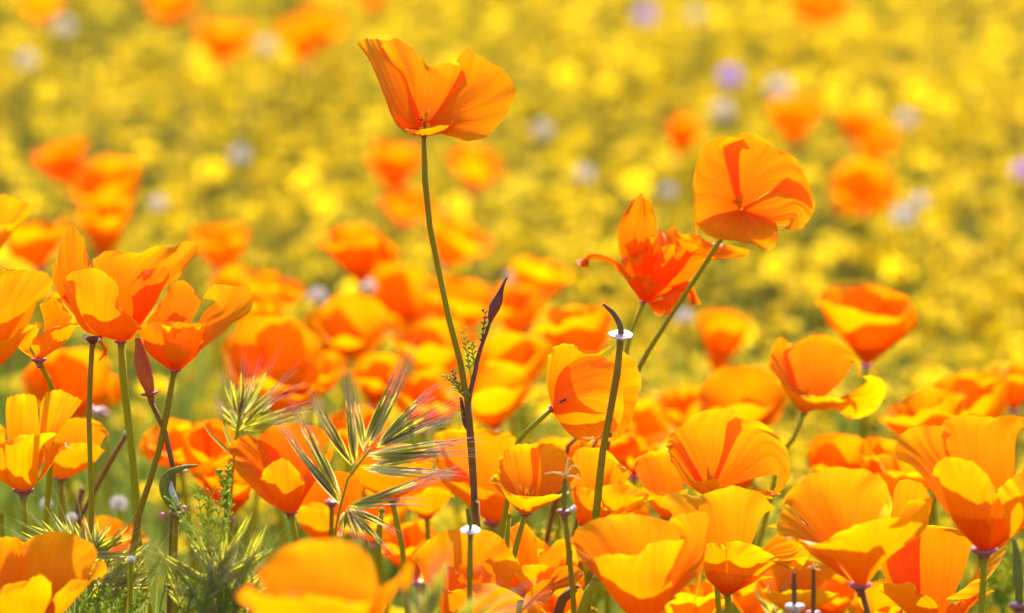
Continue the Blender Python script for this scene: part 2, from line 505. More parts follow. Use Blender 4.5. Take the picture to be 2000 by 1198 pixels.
# --- open poppy facing the viewer
traced_poppy('wide open orange poppy facing outward, its round face above the shrivelled poppy', 2.265, (1447, 412, -14), (-0.1, 0.5, 0.9), [
    "1446,411,-4 1447,408,-4 1449,406,-4 / 1404,420,22 1400,372,12 1420,332,-4 1444,332,-12 / 1366,440,40 1361,390,38 1371,330,16 1402,290,-5 1448,292,-18 / 1362,462,50 1356,425,50 1354,382,46 1355,328,30 1368,295,14 1396,271,0 1428,268,-10 1452,272,-16 1466,292,-16",
    "1444,408,-6 1448,407,-6 1453,408,-6 / 1426,345,-10 1472,335,-16 1510,372,0 / 1414,300,-10 1480,284,-22 1532,318,-4 1556,390,24 / 1412,288,-10 1430,268,-16 1462,259,-22 1486,267,-22 1519,289,-16 1556,312,-4 1573,345,10 1585,375,22 1586,412,34",
    ("1450,406,-3 1451,409,-2 1450,412,-2 / 1500,378,14 1512,412,24 1500,438,38 / 1528,352,14 1556,400,30 1540,440,48 / 1541,347,12 1570,366,20 1589,402,34 1580,428,42 1563,447,52 1540,450,58 1514,453,64", (1, .85, .8)),
    ("1442,409,-2 1448,411,-1 1455,409,-2 / 1396,421,26 1456,442,42 1506,428,30 / 1366,436,46 1440,468,74 1518,448,54 / 1357,436,46 1388,464,82 1420,468,90 1454,476,94 1482,486,90 1505,485,82 1518,470,70 1516,452,60", (1, .85, .8)),
], stem=[(1447, 412, -14), (1428, 440, -14), (1402, 477, -8), (1366, 533), (1326, 592), (1284, 660), (1250, 712), (1222, 770), (1196, 830)], r_px=5, seed=2, stamens=16, rec=False, stem_mat='stem_mixed', hue=(1, .86, .8), bk=.8, fr=.62, pleat=.0003)

# --- shrivelled poppy
traced_poppy('shrivelled orange poppy with torn twisted petals and a thin curled strip', 2.305, (1257, 590), (0.05, 1, 0.1), [
    ("1257,588,0 1258,586,-4 1262,588,-8 / 1222,530,-6 1246,505,-20 1268,510,-30 / 1208,478,-8 1238,460,-24 1276,470,-34 / 1212,436,-12 1244,420,-26 1283,434,-38 / 1234,396,-22 1244,384,-26 1253,377,-30 1263,386,-34 1272,402,-36", (1, .70, .6)),
    ("1258,590,0 1264,590,-2 1270,588,-6 / 1262,535,24 1300,555,6 1345,548,-16 / 1268,500,26 1320,505,2 1380,510,-18 / 1280,470,10 1330,470,-12 1400,486,-26 1452,503,-20 / 1286,452,-6 1300,446,-14 1315,447,-22 1336,462,-20 1359,459,-30 1390,476,-28 1430,480,-24 1466,488,-14", (1, .70, .6)),
    ("1256,590,2 1262,591,6 1268,590,4 / 1228,556,22 1256,572,34 1284,572,24 / 1214,528,26 1246,548,42 1288,560,28 / 1210,514,22 1228,536,44 1256,540,50 1276,548,40 1291,553,26", RED),
    ("1250,586,6 1256,590,8 / 1226,552,16 1236,548,22 / 1198,520,12 1206,512,18 / 1170,506,4 1172,498,8 / 1150,508,2 1148,498,4 / 1140,524,0 1143,518,2", (1, .70, .6)),
    ("1262,588,6 1272,590,8 1284,586,6 / 1270,600,12 1288,600,16 1306,586,8 / 1278,612,14 1294,608,18 1314,600,10 / 1283,622,14 1296,610,20 1304,624,16", RED),
    ("1300,560,-2 1322,556,0 1344,548,-4 / 1312,562,4 1334,566,6 1350,556,0 / 1338,574,6 1346,570,8 1355,568,2 / 1352,596,8 1358,592,10 1362,595,6", RED),
    ("1212,508,10 1240,490,2 1262,478,-6 / 1214,514,26 1242,500,22 1268,486,14 / 1212,520,32 1240,512,34 1272,498,24", (1, .95, .8)),
    ("1262,588,4 1272,584,4 1280,580,0 / 1272,548,30 1300,540,24 1330,530,4 / 1276,516,34 1312,500,30 1352,500,0 / 1290,492,30 1306,478,34 1330,484,28 1346,472,16 1372,488,0", (1, .62, .6)),
    ("1256,588,2 1260,586,0 1266,586,-2 / 1240,540,14 1258,528,10 1280,530,0 / 1226,500,16 1254,486,16 1290,496,4 / 1222,486,12 1236,470,20 1256,476,22 1272,458,16 1294,470,4", (1, .66, .6)),
    ("1264,590,8 1276,588,10 1288,580,6 / 1290,576,22 1308,570,20 1322,560,10 / 1296,596,24 1314,590,24 1330,572,12 / 1300,612,22 1316,598,26 1334,586,14", (1, .58, .6)),
], stem=[(1257, 590), (1246, 612), (1232, 650), (1218, 720), (1200, 800)], r_px=5, seed=3, rec_scale=0.8, ruffle=0.0022, pleat=0.0005)

# --- nodding poppy, stalk arching in from the side
traced_poppy('nodding orange poppy on an arched green stalk with an ant on its petal', 2.20, (1077, 799), (0.85, 0.3, 0.2), [
    ("1078,802,0 1078,798,4 1080,794,0 / 1092,824,14 1110,785,34 1090,735,10 / 1118,846,26 1160,775,54 1130,700,14 / 1131,853,26 1170,850,44 1204,836,56 1216,800,60 1214,750,54 1200,712,40 1172,694,20", ORG),
    ("1078,796,-4 1080,793,-8 1084,792,-10 / 1068,748,6 1090,720,-18 1130,720,-32 / 1072,706,6 1096,678,-18 1130,684,-30 1178,690,-40 / 1073,696,6 1078,681,0 1096,671,-14 1117,676,-24 1134,682,-30 1160,690,-36 1200,674,-44", YEL),
    ("1082,796,-6 1084,796,-12 1086,792,-16 / 1140,820,-10 1150,780,-40 1140,740,-40 / 1200,850,-6 1225,780,-40 1196,690,-52 / 1168,862,8 1205,858,-2 1236,820,-20 1242,784,-30 1253,745,-40 1240,706,-50 1204,676,-56"),
    ("1080,800,0 1082,802,2 1084,802,0 / 1100,836,20 1124,846,12 1140,840,-6 / 1122,856,28 1148,862,18 1175,852,-4", YEL),
], stem=[(1077, 799), (1052, 812), (1028, 842), (1012, 872), (1002, 920)], r_px=5.5, seed=4, rec_scale=0.8)

# --- poppies of the crowded cluster by the pod
traced_poppy('ragged orange poppy with torn upright petals and crumpled red folds', 2.15, (236, 667), (0, 1, 0.2), [
    "224,664,4 236,668,8 250,664,4 / 166,644,34 220,650,48 268,648,36 / 140,592,42 196,590,62 240,612,52 274,640,40 / 128,562,36 133,540,44 158,527,52 182,524,54 211,536,54 232,558,50 238,576,46 228,597,52 243,600,50 262,622,44 281,641,38",
    ("224,662,-2 232,660,-6 240,660,-8 / 150,620,4 172,590,-14 196,570,-24 / 108,560,6 140,520,-18 178,522,-30 / 106,518,2 112,494,-8 124,462,-18 139,440,-24 152,456,-28 163,478,-32 176,505,-34", RED),
    ("230,660,-8 240,660,-10 250,660,-8 / 200,570,-26 250,560,-40 300,580,-26 / 180,516,-36 240,510,-50 300,530,-44 345,545,-28 / 184,505,-36 203,492,-42 235,491,-46 266,493,-50 290,484,-52 310,480,-54 336,480,-50 361,470,-44 382,478,-36 386,500,-28 361,532,-20", ORG),
    ("244,664,2 252,664,0 258,662,-4 / 262,610,28 286,600,14 300,600,-4 / 258,562,30 290,552,20 318,566,0 / 272,540,24 280,526,16 300,524,10 322,522,2 334,540,-4", RED),
    ("214,660,10 206,655,12 / 160,620,20 168,606,16 / 132,590,22 142,572,18 / 122,580,20 134,570,14", RED),
    ("196,652,26 204,650,26 / 192,664,30 202,668,28 / 204,684,28 212,684,26 / 192,710,26 206,694,28", RED),
], stem=[(236, 667), (241, 740), (254, 850), (264, 950), (268, 1040), (276, 1120), (290, 1190)], r_px=8, seed=5, stem_mat='stem_green', ruffle=0.0012, rec_scale=0.8)

traced_poppy('red-orange cup poppy with frayed rim beside the red cone bud', 2.13, (341, 722), (0.05, 1, 0.15), [
    ("334,720,-2 340,718,-6 348,718,-6 / 296,680,0 330,640,-34 372,630,-34 / 288,640,2 318,590,-36 362,575,-46 390,590,-36 / 290,628,4 306,600,-16 322,572,-34 340,552,-44 354,548,-48 368,556,-48 381,573,-42", RED),
    ("342,722,0 350,722,-2 356,718,-4 / 372,700,22 400,650,4 392,620,-18 / 420,662,32 450,620,8 420,590,-24 / 430,650,34 456,632,30 480,624,22 494,594,8 490,576,0 485,560,-10 450,558,-22 414,560,-32 394,582,-36", ORG),
    ("330,722,6 341,724,10 352,722,6 / 290,688,24 340,700,40 386,694,24 / 274,648,26 336,660,52 404,650,36 / 268,638,18 290,634,34 315,628,44 342,628,50 370,632,52 394,632,46 409,630,38", RED),
    ("338,722,8 346,723,10 354,722,8 / 328,694,44 356,698,46 384,692,36 / 318,634,50 360,640,56 406,634,44", YEL),
], stem=[(341, 722), (332, 770), (318, 850), (296, 930), (278, 985), (262, 1060)], r_px=6.5, seed=6, stem_mat='stem_mixed', ruffle=0.0010)

traced_poppy('splayed orange poppy with drooping pale-edged petals over a magenta collar', 2.17, (76, 702), (0, 1, 0.1), [
    ("74,700,0 80,702,4 88,698,2 / 62,678,10 100,680,30 130,668,14 / 60,668,8 96,646,34 150,636,20 / 70,660,6 99,645,30 126,640,30 152,631,22 163,641,14", YEL),
    ("68,700,0 72,698,0 78,696,-4 / 86,640,-18 110,620,-26 134,630,-22 / 78,600,-16 104,585,-28 138,616,-24 / 82,597,-14 94,582,-22 106,570,-28 120,585,-28 124,600,-26 138,617,-22", ORG),
    ("66,700,2 70,702,4 76,702,4 / 40,682,16 52,690,20 64,690,16 / 30,660,10 44,676,22 60,678,14 / 36,650,2 50,640,8 70,630,10 84,634,8", YEL),
], stem=[(76, 702), (75, 730, -150), (74, 765, -340), (71, 850, -400), (66, 900, -410)], r_px=6.0, seed=7, rec_scale=1.3)

traced_poppy('large orange poppy cut by the frame beside the ragged poppy, broad smooth petals', 2.10, (-22, 722), (0.1, 1, 0.2), [
    "-26,720,4 -18,722,6 -10,720,4 / -30,660,40 0,660,40 24,655,24 / -30,600,46 20,600,48 60,600,24 / -20,560,40 0,543,40 22,535,38 45,531,30 68,530,20 88,532,10 102,547,2 100,572,-4",
    ("-16,722,10 -10,723,12 -4,720,10 / -10,700,40 14,700,44 30,690,36 / -20,690,60 20,670,60 60,650,44 / -20,690,66 0,676,68 28,656,62 56,638,52 85,632,40", YEL),
    ("-20,720,-6 -14,718,-10 -8,718,-12 / -10,640,-20 20,620,-30 50,640,-28 / -10,540,-30 20,535,-40 80,560,-36 / -10,530,-30 20,526,-36 60,530,-40 100,550,-40", ORG),
], stem=[(-22, 722), (-20, 800), (-16, 900)], r_px=7, seed=8)

traced_poppy('half-hidden golden poppy at the frame edge above the large smooth one', 2.40, (-30, 520), (0.1, 1, 0.1), [
    "-36,518,0 -28,516,-4 -20,518,-4 / -40,460,-10 -5,450,-20 20,460,-10 / -40,400,-16 0,380,-28 40,392,-12 75,401,6",
    ("-36,520,2 -28,522,6 -20,520,4 / -30,490,30 0,480,34 20,462,20 / -20,440,34 10,440,36 40,432,26 74,402,12", YEL),
], stem=[(-30, 520), (-30, 600), (-26, 700)], r_px=6, seed=9)

# --- yellow-gold poppies down the same side
traced_poppy('golden-yellow poppy with narrow squared petals over a flat pink collar', 2.215, (46, 957), (0, 1, 0.15), [
    ("38,954,-4 46,952,-6 54,952,-6 / 16,880,-24 44,860,-38 76,880,-26 / 8,810,-30 42,800,-44 72,815,-34 / 10,778,-32 26,773,-40 42,771,-44 58,772,-42 68,777,-38", YEL),
    ("48,954,-4 54,953,-6 60,952,-4 / 72,880,-14 92,850,-22 110,850,-10 / 76,815,-22 104,800,-24 140,812,-6 / 76,796,-24 88,767,-30 106,763,-28 122,764,-24 142,774,-14 162,783,-4", YEL),
    ("38,958,6 46,960,9 56,958,6 / 20,936,30 46,930,42 78,936,30 / 14,880,38 50,870,56 84,876,40 / 8,850,30 18,858,40 44,850,52 70,847,56 94,846,52 117,846,42", (1.0, 1.3, 1)),
    ("54,957,4 60,956,4 64,954,2 / 80,930,22 98,915,14 104,895,4 / 92,890,28 116,876,20 128,862,6 / 84,874,30 104,868,28 126,865,22 146,878,16 141,888,12", ORG),
    ("30,956,4 34,957,6 40,957,6 / 0,930,30 10,920,34 20,930,34 / -24,870,34 -6,850,40 16,860,40 / -30,836,28 -14,828,34 4,828,38 18,840,36", YEL),
], stem=[(46, 957), (48, 1000), (50, 1050), (48, 1110)], r_px=6.0, seed=10, rec_scale=1.75, hue=YEL, dscale=1.5)

traced_poppy('rounded orange poppy tucked behind the golden-yellow one', 2.31, (119, 934), (0, 1, 0.1), [
    "112,932,-4 120,930,-8 128,930,-6 / 96,890,-16 140,870,-36 180,890,-22 / 100,840,-20 150,824,-44 206,850,-26 / 104,832,-22 118,824,-30 141,818,-38 162,818,-42 180,821,-40 198,831,-34 210,845,-26 212,868,-16",
    ("112,935,4 120,937,8 130,935,6 / 100,925,20 138,926,34 176,912,22 / 92,900,24 140,880,42 200,885,22 / 90,880,20 116,876,34 140,867,40 165,863,40 186,866,32 206,880,18", YEL),
], stem=[(119, 934), (120, 990), (122, 1060)], r_px=7, seed=11, stem_mat='stem_mixed')

traced_poppy('broad golden poppy cupped low in the grass at the frame corner', 2.06, (70, 1236), (0.05, 1, 0.3), [
    "62,1232,-4 72,1228,-8 84,1230,-6 / 50,1160,-14 100,1150,-46 150,1165,-28 / 36,1090,-12 100,1075,-54 174,1120,-30 / 38,1075,-12 46,1062,-26 58,1053,-38 76,1045,-48 95,1041,-54 126,1042,-56 142,1047,-54 158,1054,-50 174,1062,-42 185,1072,-34 188,1090,-28 180,1115,-22",
    ("54,1232,-2 60,1230,-6 66,1230,-8 / -10,1150,-8 12,1130,-20 44,1140,-26 / -30,1080,-8 10,1070,-24 46,1090,-32 / -30,1062,-8 -10,1054,-16 14,1050,-24 32,1052,-30 44,1062,-34", ORG),
    ("58,1236,8 68,1238,12 78,1236,10 / 10,1200,44 56,1200,60 92,1196,50 / 0,1165,54 50,1155,72 106,1165,60 / 0,1150,52 18,1140,60 36,1134,66 56,1131,70 72,1124,74 85,1118,76 98,1122,74 107,1134,68 110,1152,62", YEL),
    ("76,1236,8 82,1235,8 88,1232,4 / 112,1196,44 140,1180,36 150,1160,22 / 112,1170,52 160,1150,46 190,1125,24 / 106,1180,54 120,1154,54 136,1137,50 152,1128,44 170,1131,40 184,1130,34 190,1110,28 197,1093,22 206,1100,18 209,1112,16 203,1134,16", YEL),
], stem=[(70, 1236), (74, 1290)], r_px=7, seed=12, dscale=1.45)

# --- mid front
traced_poppy('red-orange poppy leaning behind the brome spikelets, petals spread like wings', 2.24, (567, 1000), (0.05, 1, 0.15), [
    ("556,998,0 562,996,-2 568,994,-6 / 500,930,6 530,915,-10 556,920,-18 / 456,888,10 494,872,-14 540,880,-26 / 446,890,10 444,876,2 458,862,-8 475,852,-14 490,851,-20 504,856,-26 522,874,-28", RED),
    ("562,996,-6 568,994,-10 576,996,-8 / 530,910,-28 580,890,-46 616,910,-26 / 506,862,-34 570,845,-56 636,868,-36 / 504,856,-34 518,842,-42 532,833,-48 550,829,-54 568,827,-58 592,829,-58 616,834,-52 634,846,-44 646,866,-34", RED),
    ("552,998,8 560,1000,10 566,1000,8 / 516,975,26 520,950,24 530,935,16 / 480,938,30 478,920,28 490,905,14 / 474,934,30 458,914,28 438,900,22 450,897,14 470,903,8", ORG),
    ("556,1000,10 566,1002,14 578,1000,10 / 530,965,34 562,970,46 590,968,32 / 512,935,36 555,930,54 596,940,38 / 511,938,36 518,918,42 534,903,48 550,894,52 562,897,52 574,908,50 588,926,44 596,940,38"),
    ("574,1000,4 580,999,4 584,996,0 / 590,968,20 606,955,8 612,935,-10 / 596,945,24 622,930,8 644,900,-16 / 590,934,26 606,915,16 626,892,2 648,872,-16", RED),
], stem=[(567, 1000), (572, 1030), (580, 1070), (588, 1130)], r_px=6.5, seed=13, rec_scale=1.15)

traced_poppy('blurred golden poppy standing close in front of the brome grass', 1.77, (640, 1300), (0.0, 1, 0.35), [
    "625,1296,-6 640,1290,-10 655,1294,-6 / 540,1190,-20 640,1170,-80 740,1195,-30 / 500,1120,-24 635,1095,-94 735,1140,-40 / 500,1118,-24 512,1102,-40 548,1075,-66 585,1062,-84 620,1056,-92 660,1058,-94 690,1066,-86 712,1082,-72 732,1108,-50",
    ("620,1300,10 640,1304,14 656,1300,10 / 540,1250,60 630,1240,90 700,1250,60 / 500,1190,76 600,1165,110 720,1190,76 / 468,1158,60 490,1146,74 530,1160,92 565,1152,104 610,1156,112 660,1164,108 700,1172,92 728,1168,76", YEL),
    ("650,1300,4 660,1298,2 666,1294,-4 / 716,1230,40 740,1200,10 744,1170,-24 / 740,1180,50 780,1140,14 776,1130,-30 / 730,1166,56 760,1140,40 800,1098,10 806,1110,-4 794,1160,-20", ORG),
    ("630,1300,4 622,1298,2 616,1294,-4 / 540,1230,40 510,1200,10 510,1160,-24 / 500,1190,50 475,1170,20 490,1140,-20 / 490,1186,50 466,1158,30 472,1150,10 492,1144,-10", ORG),
], stem=[(640, 1300), (642, 1380)], r_px=8, seed=14)

traced_poppy('crinkled orange poppy with glinting folded rims beneath the pale seed disc', 2.13, (922, 1262), (0.05, 1, 0.3), [
    ("908,1258,-6 922,1254,-10 936,1256,-6 / 850,1180,-16 915,1160,-64 990,1180,-30 / 818,1110,-14 910,1085,-84 1004,1120,-44 / 804,1090,-12 824,1066,-30 848,1045,-52 876,1038,-70 910,1036,-82 944,1036,-80 974,1050,-68 996,1074,-54 1013,1096,-42 1019,1128,-30", ORG),
    ("906,1262,8 922,1266,12 938,1262,8 / 870,1210,40 930,1200,60 1000,1210,40 / 866,1160,46 930,1160,74 1010,1170,50 / 850,1140,36 869,1146,46 887,1153,56 908,1147,66 932,1135,72 965,1137,70 1001,1152,62 1028,1168,52", ORG),
    ("934,1258,6 942,1258,2 950,1254,-4 / 1000,1210,30 1020,1190,16 1030,1180,0 / 1040,1176,34 1070,1150,20 1080,1130,2 / 1060,1168,36 1090,1155,32 1116,1145,26 1138,1128,20 1131,1107,12 1100,1110,4 1070,1131,-2", RED),
    ("914,1260,4 922,1260,6 930,1260,4 / 880,1180,14 914,1170,20 950,1180,14 / 876,1120,0 912,1130,14 960,1130,2 / 868,1108,-14 890,1104,-10 914,1110,-6 940,1104,-8 968,1126,0", ORG),
], stem=[(922, 1262), (926, 1330)], r_px=7, seed=15, ruffle=0.0012)

traced_poppy('deep yellow poppy bowl showing its stamens behind the star-tipped seed stalk', 2.17, (1026, 1001), (0.02, 1, 0.35), [
    ("1018,998,-4 1026,994,-8 1034,996,-6 / 985,950,-10 1020,935,-44 1050,940,-48 / 976,905,-12 1012,890,-52 1055,890,-62 / 975,896,-12 984,882,-28 1000,873,-42 1020,869,-52 1040,868,-60 1062,868,-64", YEL),
    ("1026,996,-6 1034,994,-8 1040,997,-4 / 1040,940,-46 1076,930,-44 1110,948,-14 / 1036,885,-60 1084,888,-58 1130,925,-16 / 1040,870,-62 1066,868,-64 1086,872,-60 1108,888,-46 1123,907,-30 1134,926,-14 1137,940,0", YEL),
    ("1014,1000,8 1026,1004,12 1040,1000,8 / 992,975,34 1030,990,54 1080,978,34 / 974,945,34 1030,976,66 1110,962,40 / 958,938,22 974,946,34 990,960,50 1006,966,60 1022,967,66 1042,967,68 1064,967,66 1088,963,58 1110,956,46 1126,948,30 1137,941,14", (1.0, 1.3, 1.0)),
    ("1014,998,2 1018,997,0 1022,996,-2 / 980,965,12 990,950,0 1000,945,-12 / 964,948,10 978,930,-4 984,915,-16 / 956,940,8 962,930,2 972,924,-2 976,908,-8 980,896,-14", YEL),
], stem=[(1026, 1001), (1018, 1030), (1008, 1068), (996, 1130)], r_px=6, seed=16, stamens=22, rec_scale=1.1, dscale=1.2)

traced_poppy('golden poppy with folded front petal, next to the stamen-showing bowl', 2.22, (1140, 1024), (0.05, 1, 0.2), [
    ("1132,1022,-4 1140,1018,-8 1150,1020,-6 / 1116,960,-14 1160,940,-46 1206,965,-26 / 1112,910,-14 1160,890,-54 1230,930,-32 / 1114,896,-14 1124,882,-30 1140,874,-44 1162,876,-52 1186,881,-54 1208,902,-46 1222,914,-40 1235,924,-32", YEL),
    ("1128,1024,4 1140,1027,10 1152,1024,6 / 1124,994,26 1156,1006,40 1190,1002,24 / 1120,965,28 1150,975,46 1186,998,34 / 1118,950,24 1132,952,34 1150,952,42 1166,962,46 1176,980,46 1186,1004,40"),
    ("1146,1024,6 1152,1023,6 1156,1020,0 / 1184,1002,30 1210,990,34 1230,985,14 / 1176,972,38 1214,968,44 1262,975,16 / 1172,956,36 1184,946,40 1200,944,42 1222,946,36 1240,951,28 1260,962,18 1277,974,10 1260,984,10", YEL),
    ("1132,1024,4 1142,1026,6 1156,1023,2 / 1140,1010,14 1180,1012,20 1210,1002,10 / 1160,1008,18 1200,1004,22 1250,992,10", RED),
], stem=[(1140, 1024), (1142, 1060), (1146, 1120)], r_px=6, seed=17)

traced_poppy('orange and yellow poppy leaning out behind the dark flower stalk', 2.33, (962, 1018), (-0.1, 1, 0.15), [
    ("952,1016,-4 962,1012,-8 972,1014,-6 / 900,950,-20 950,920,-46 1000,930,-30 / 856,870,-24 920,850,-60 1010,870,-40 / 846,850,-24 868,842,-36 893,839,-50 930,840,-60 974,841,-58 1000,850,-46 1010,862,-36", YEL),
    ("950,1018,6 962,1021,10 976,1018,6 / 920,990,28 958,1000,40 990,1010,24 / 880,955,30 940,960,50 1000,985,26 / 866,938,26 890,940,40 920,944,48 950,956,48 980,968,38 1004,980,24", ORG),
    ("956,1018,0 960,1014,-4 966,1014,-4 / 900,975,10 904,950,-8 920,935,-18 / 866,945,14 862,915,-6 880,900,-22 / 864,944,14 852,920,4 850,895,-8 866,872,-22", ORG),
], stem=[(962, 1018), (964, 1060), (968, 1130)], r_px=6.5, seed=18, rec_scale=1.5)

# --- the crowd on the other side
traced_poppy('shell-shaped golden poppy with fine pleats rising over the yellow poppies', 2.23, (1386, 968), (0.05, 1, 0.45), [
    ("1376,962,-4 1384,956,-6 1394,956,-6 / 1340,910,6 1366,880,-20 1424,884,-36 / 1310,865,8 1350,835,-22 1448,836,-44 / 1303,874,10 1306,856,4 1318,838,-6 1334,824,-16 1352,813,-24 1372,804,-32 1397,800,-38 1425,798,-44 1446,808,-46 1458,826,-46", YEL),
    ("1384,956,-6 1392,956,-6 1398,960,-4 / 1410,890,-30 1450,895,-24 1470,935,6 / 1420,830,-40 1490,850,-26 1520,930,10 / 1424,815,-42 1452,818,-40 1482,824,-34 1502,836,-26 1518,850,-18 1532,869,-8 1540,888,0 1543,920,10 1536,944,18 1524,960,24 1504,967,28", YEL),
    ("1374,968,4 1386,972,10 1396,968,6 / 1350,950,30 1380,962,44 1404,958,34 / 1330,920,30 1360,942,48 1404,946,46 / 1316,900,22 1326,914,32 1340,927,42 1356,936,50 1378,938,54 1400,938,52 1412,947,46", (1.0, 1.3, 1.0)),
    ("1378,966,0 1380,962,0 1384,960,-2 / 1340,945,14 1344,920,6 1352,900,-6 / 1312,900,16 1314,880,8 1330,860,-6 / 1318,906,20 1306,884,14 1302,872,8 1308,852,0", ORG),
    ("1396,968,4 1400,964,4 1404,962,2 / 1450,975,22 1466,965,22 1480,955,18 / 1490,975,28 1505,972,28 1524,962,24", ORG),
], stem=[(1386, 968), (1390, 1010), (1396, 1080)], r_px=6, seed=19, pleat=0.0002, stamens=8)

traced_poppy('big orange poppy with stepped folded petals, lowest in the crowded clump', 2.05, (1262, 1218), (0.05, 1, 0.25), [
    "1248,1214,-6 1260,1208,-10 1274,1212,-6 / 1180,1120,4 1230,1090,-40 1310,1110,-30 / 1130,1060,8 1210,1035,-50 1330,1055,-40 / 1116,1056,12 1120,1044,4 1132,1031,-10 1152,1020,-26 1176,1011,-40 1200,1007,-50 1222,1006,-58 1252,1008,-60 1280,1013,-58 1310,1020,-54 1346,1034,-44",
    ("1246,1218,10 1260,1222,14 1276,1218,10 / 1190,1160,40 1250,1165,64 1310,1160,40 / 1168,1110,44 1240,1110,74 1310,1110,48 / 1157,1087,38 1174,1083,50 1192,1080,60 1220,1080,68 1244,1080,74 1256,1070,76 1268,1058,74 1290,1054,66 1312,1052,56 1334,1052,44", YEL),
    ("1270,1216,2 1278,1212,-2 1284,1208,-8 / 1330,1150,24 1340,1110,0 1320,1090,-26 / 1362,1130,26 1370,1070,2 1330,1035,-32 / 1352,1190,30 1374,1110,24 1384,1040,10 1382,1010,0 1374,1000,-8 1352,1002,-18 1337,1004,-26 1318,1012,-34 1304,1024,-40", ORG),
    ("1248,1218,6 1242,1214,6 1240,1210,0 / 1190,1150,34 1170,1120,20 1170,1100,-4 / 1150,1110,30 1130,1085,14 1128,1060,-8 / 1150,1120,34 1128,1084,22 1116,1058,8 1122,1044,-4"),
], stem=[(1262, 1218), (1266, 1290)], r_px=7, seed=20)

traced_poppy('bright yellow poppy spread flat and wide, between the stepped orange one and its taller neighbour', 2.14, (1420, 1156), (0.03, 1, 0.3), [
    ("1410,1152,-4 1420,1148,-8 1430,1150,-6 / 1350,1070,4 1410,1050,-24 1470,1060,-14 / 1310,1000,12 1400,990,-34 1490,1010,-18 / 1290,985,20 1294,968,14 1320,964,-4 1346,968,-20 1370,968,-30 1400,960,-38 1430,952,-40 1462,956,-36 1490,966,-26 1514,994,-10", (1, 1.3, 1)),
    ("1416,1158,8 1424,1160,10 1432,1157,8 / 1420,1110,40 1460,1110,48 1500,1110,36 / 1416,1075,46 1460,1085,60 1540,1098,36 / 1414,1058,44 1432,1054,52 1454,1057,58 1478,1066,60 1500,1078,56 1524,1094,46 1548,1108,36 1570,1094,22 1580,1080,14", (1, 1.3, 1)),
    ("1408,1158,8 1414,1159,10 1420,1158,8 / 1376,1120,34 1396,1110,40 1416,1110,42 / 1370,1080,38 1394,1074,48 1418,1076,48 / 1362,1070,34 1380,1060,42 1396,1058,48 1412,1062,50", YEL),
    ("1428,1154,2 1434,1152,0 1438,1148,-6 / 1480,1110,20 1500,1085,16 1500,1060,8 / 1530,1100,30 1550,1070,26 1530,1035,14 / 1560,1112,30 1578,1080,34 1560,1052,30 1540,1036,24 1522,1026,18 1496,1026,10", YEL),
    ("1410,1158,6 1420,1162,8 1432,1158,6 / 1380,1130,28 1420,1140,38 1480,1134,26 / 1372,1104,30 1420,1118,44 1510,1124,26", ORG),
], stem=[(1420, 1156), (1424, 1200), (1426, 1270)], r_px=7, seed=21, hue=YEL, bk=1.35, fr=1.25)

traced_poppy('tall-backed orange poppy with winged front petal on a thin reddish stalk', 2.05, (1680, 1142), (0.0, 1, 0.25), [
    "1668,1138,-4 1680,1134,-8 1692,1136,-6 / 1600,1050,-16 1650,1025,-60 1706,1045,-30 / 1542,990,-14 1630,960,-76 1730,985,-36 / 1529,992,-12 1534,972,-24 1547,956,-38 1566,940,-54 1584,929,-64 1610,920,-72 1640,915,-76 1668,916,-72 1696,920,-64 1716,930,-52 1729,940,-44 1740,964,-34 1735,1000,-24",
    ("1672,1144,8 1682,1146,12 1692,1142,8 / 1640,1100,40 1690,1090,54 1730,1090,34 / 1590,1072,48 1690,1045,70 1770,1060,36 / 1526,1044,26 1556,1052,42 1590,1064,54 1614,1052,60 1632,1038,64 1650,1030,70 1672,1020,74 1696,1013,74 1730,1010,68 1770,1008,52 1796,994,36 1822,974,22 1800,1030,20", YEL),
    ("1668,1142,4 1664,1138,2 1662,1134,-4 / 1622,1112,26 1596,1080,10 1600,1050,-16 / 1584,1082,30 1550,1045,8 1556,1010,-24 / 1596,1088,40 1562,1064,32 1530,1044,20 1516,1036,8 1522,1010,-8 1532,990,-20"),
    ("1690,1140,2 1694,1138,-2 1698,1134,-6 / 1740,1080,14 1756,1050,-10 1750,1020,-26 / 1790,1040,14 1806,1010,-8 1790,985,-26 / 1776,1062,20 1806,1030,14 1824,976,2 1800,976,-12 1770,980,-24", ORG),
], stem=[(1680, 1142), (1688, 1170), (1694, 1200), (1700, 1260)], r_px=6.5, seed=22, stem_mat='stem_brown', rec_scale=1.7)

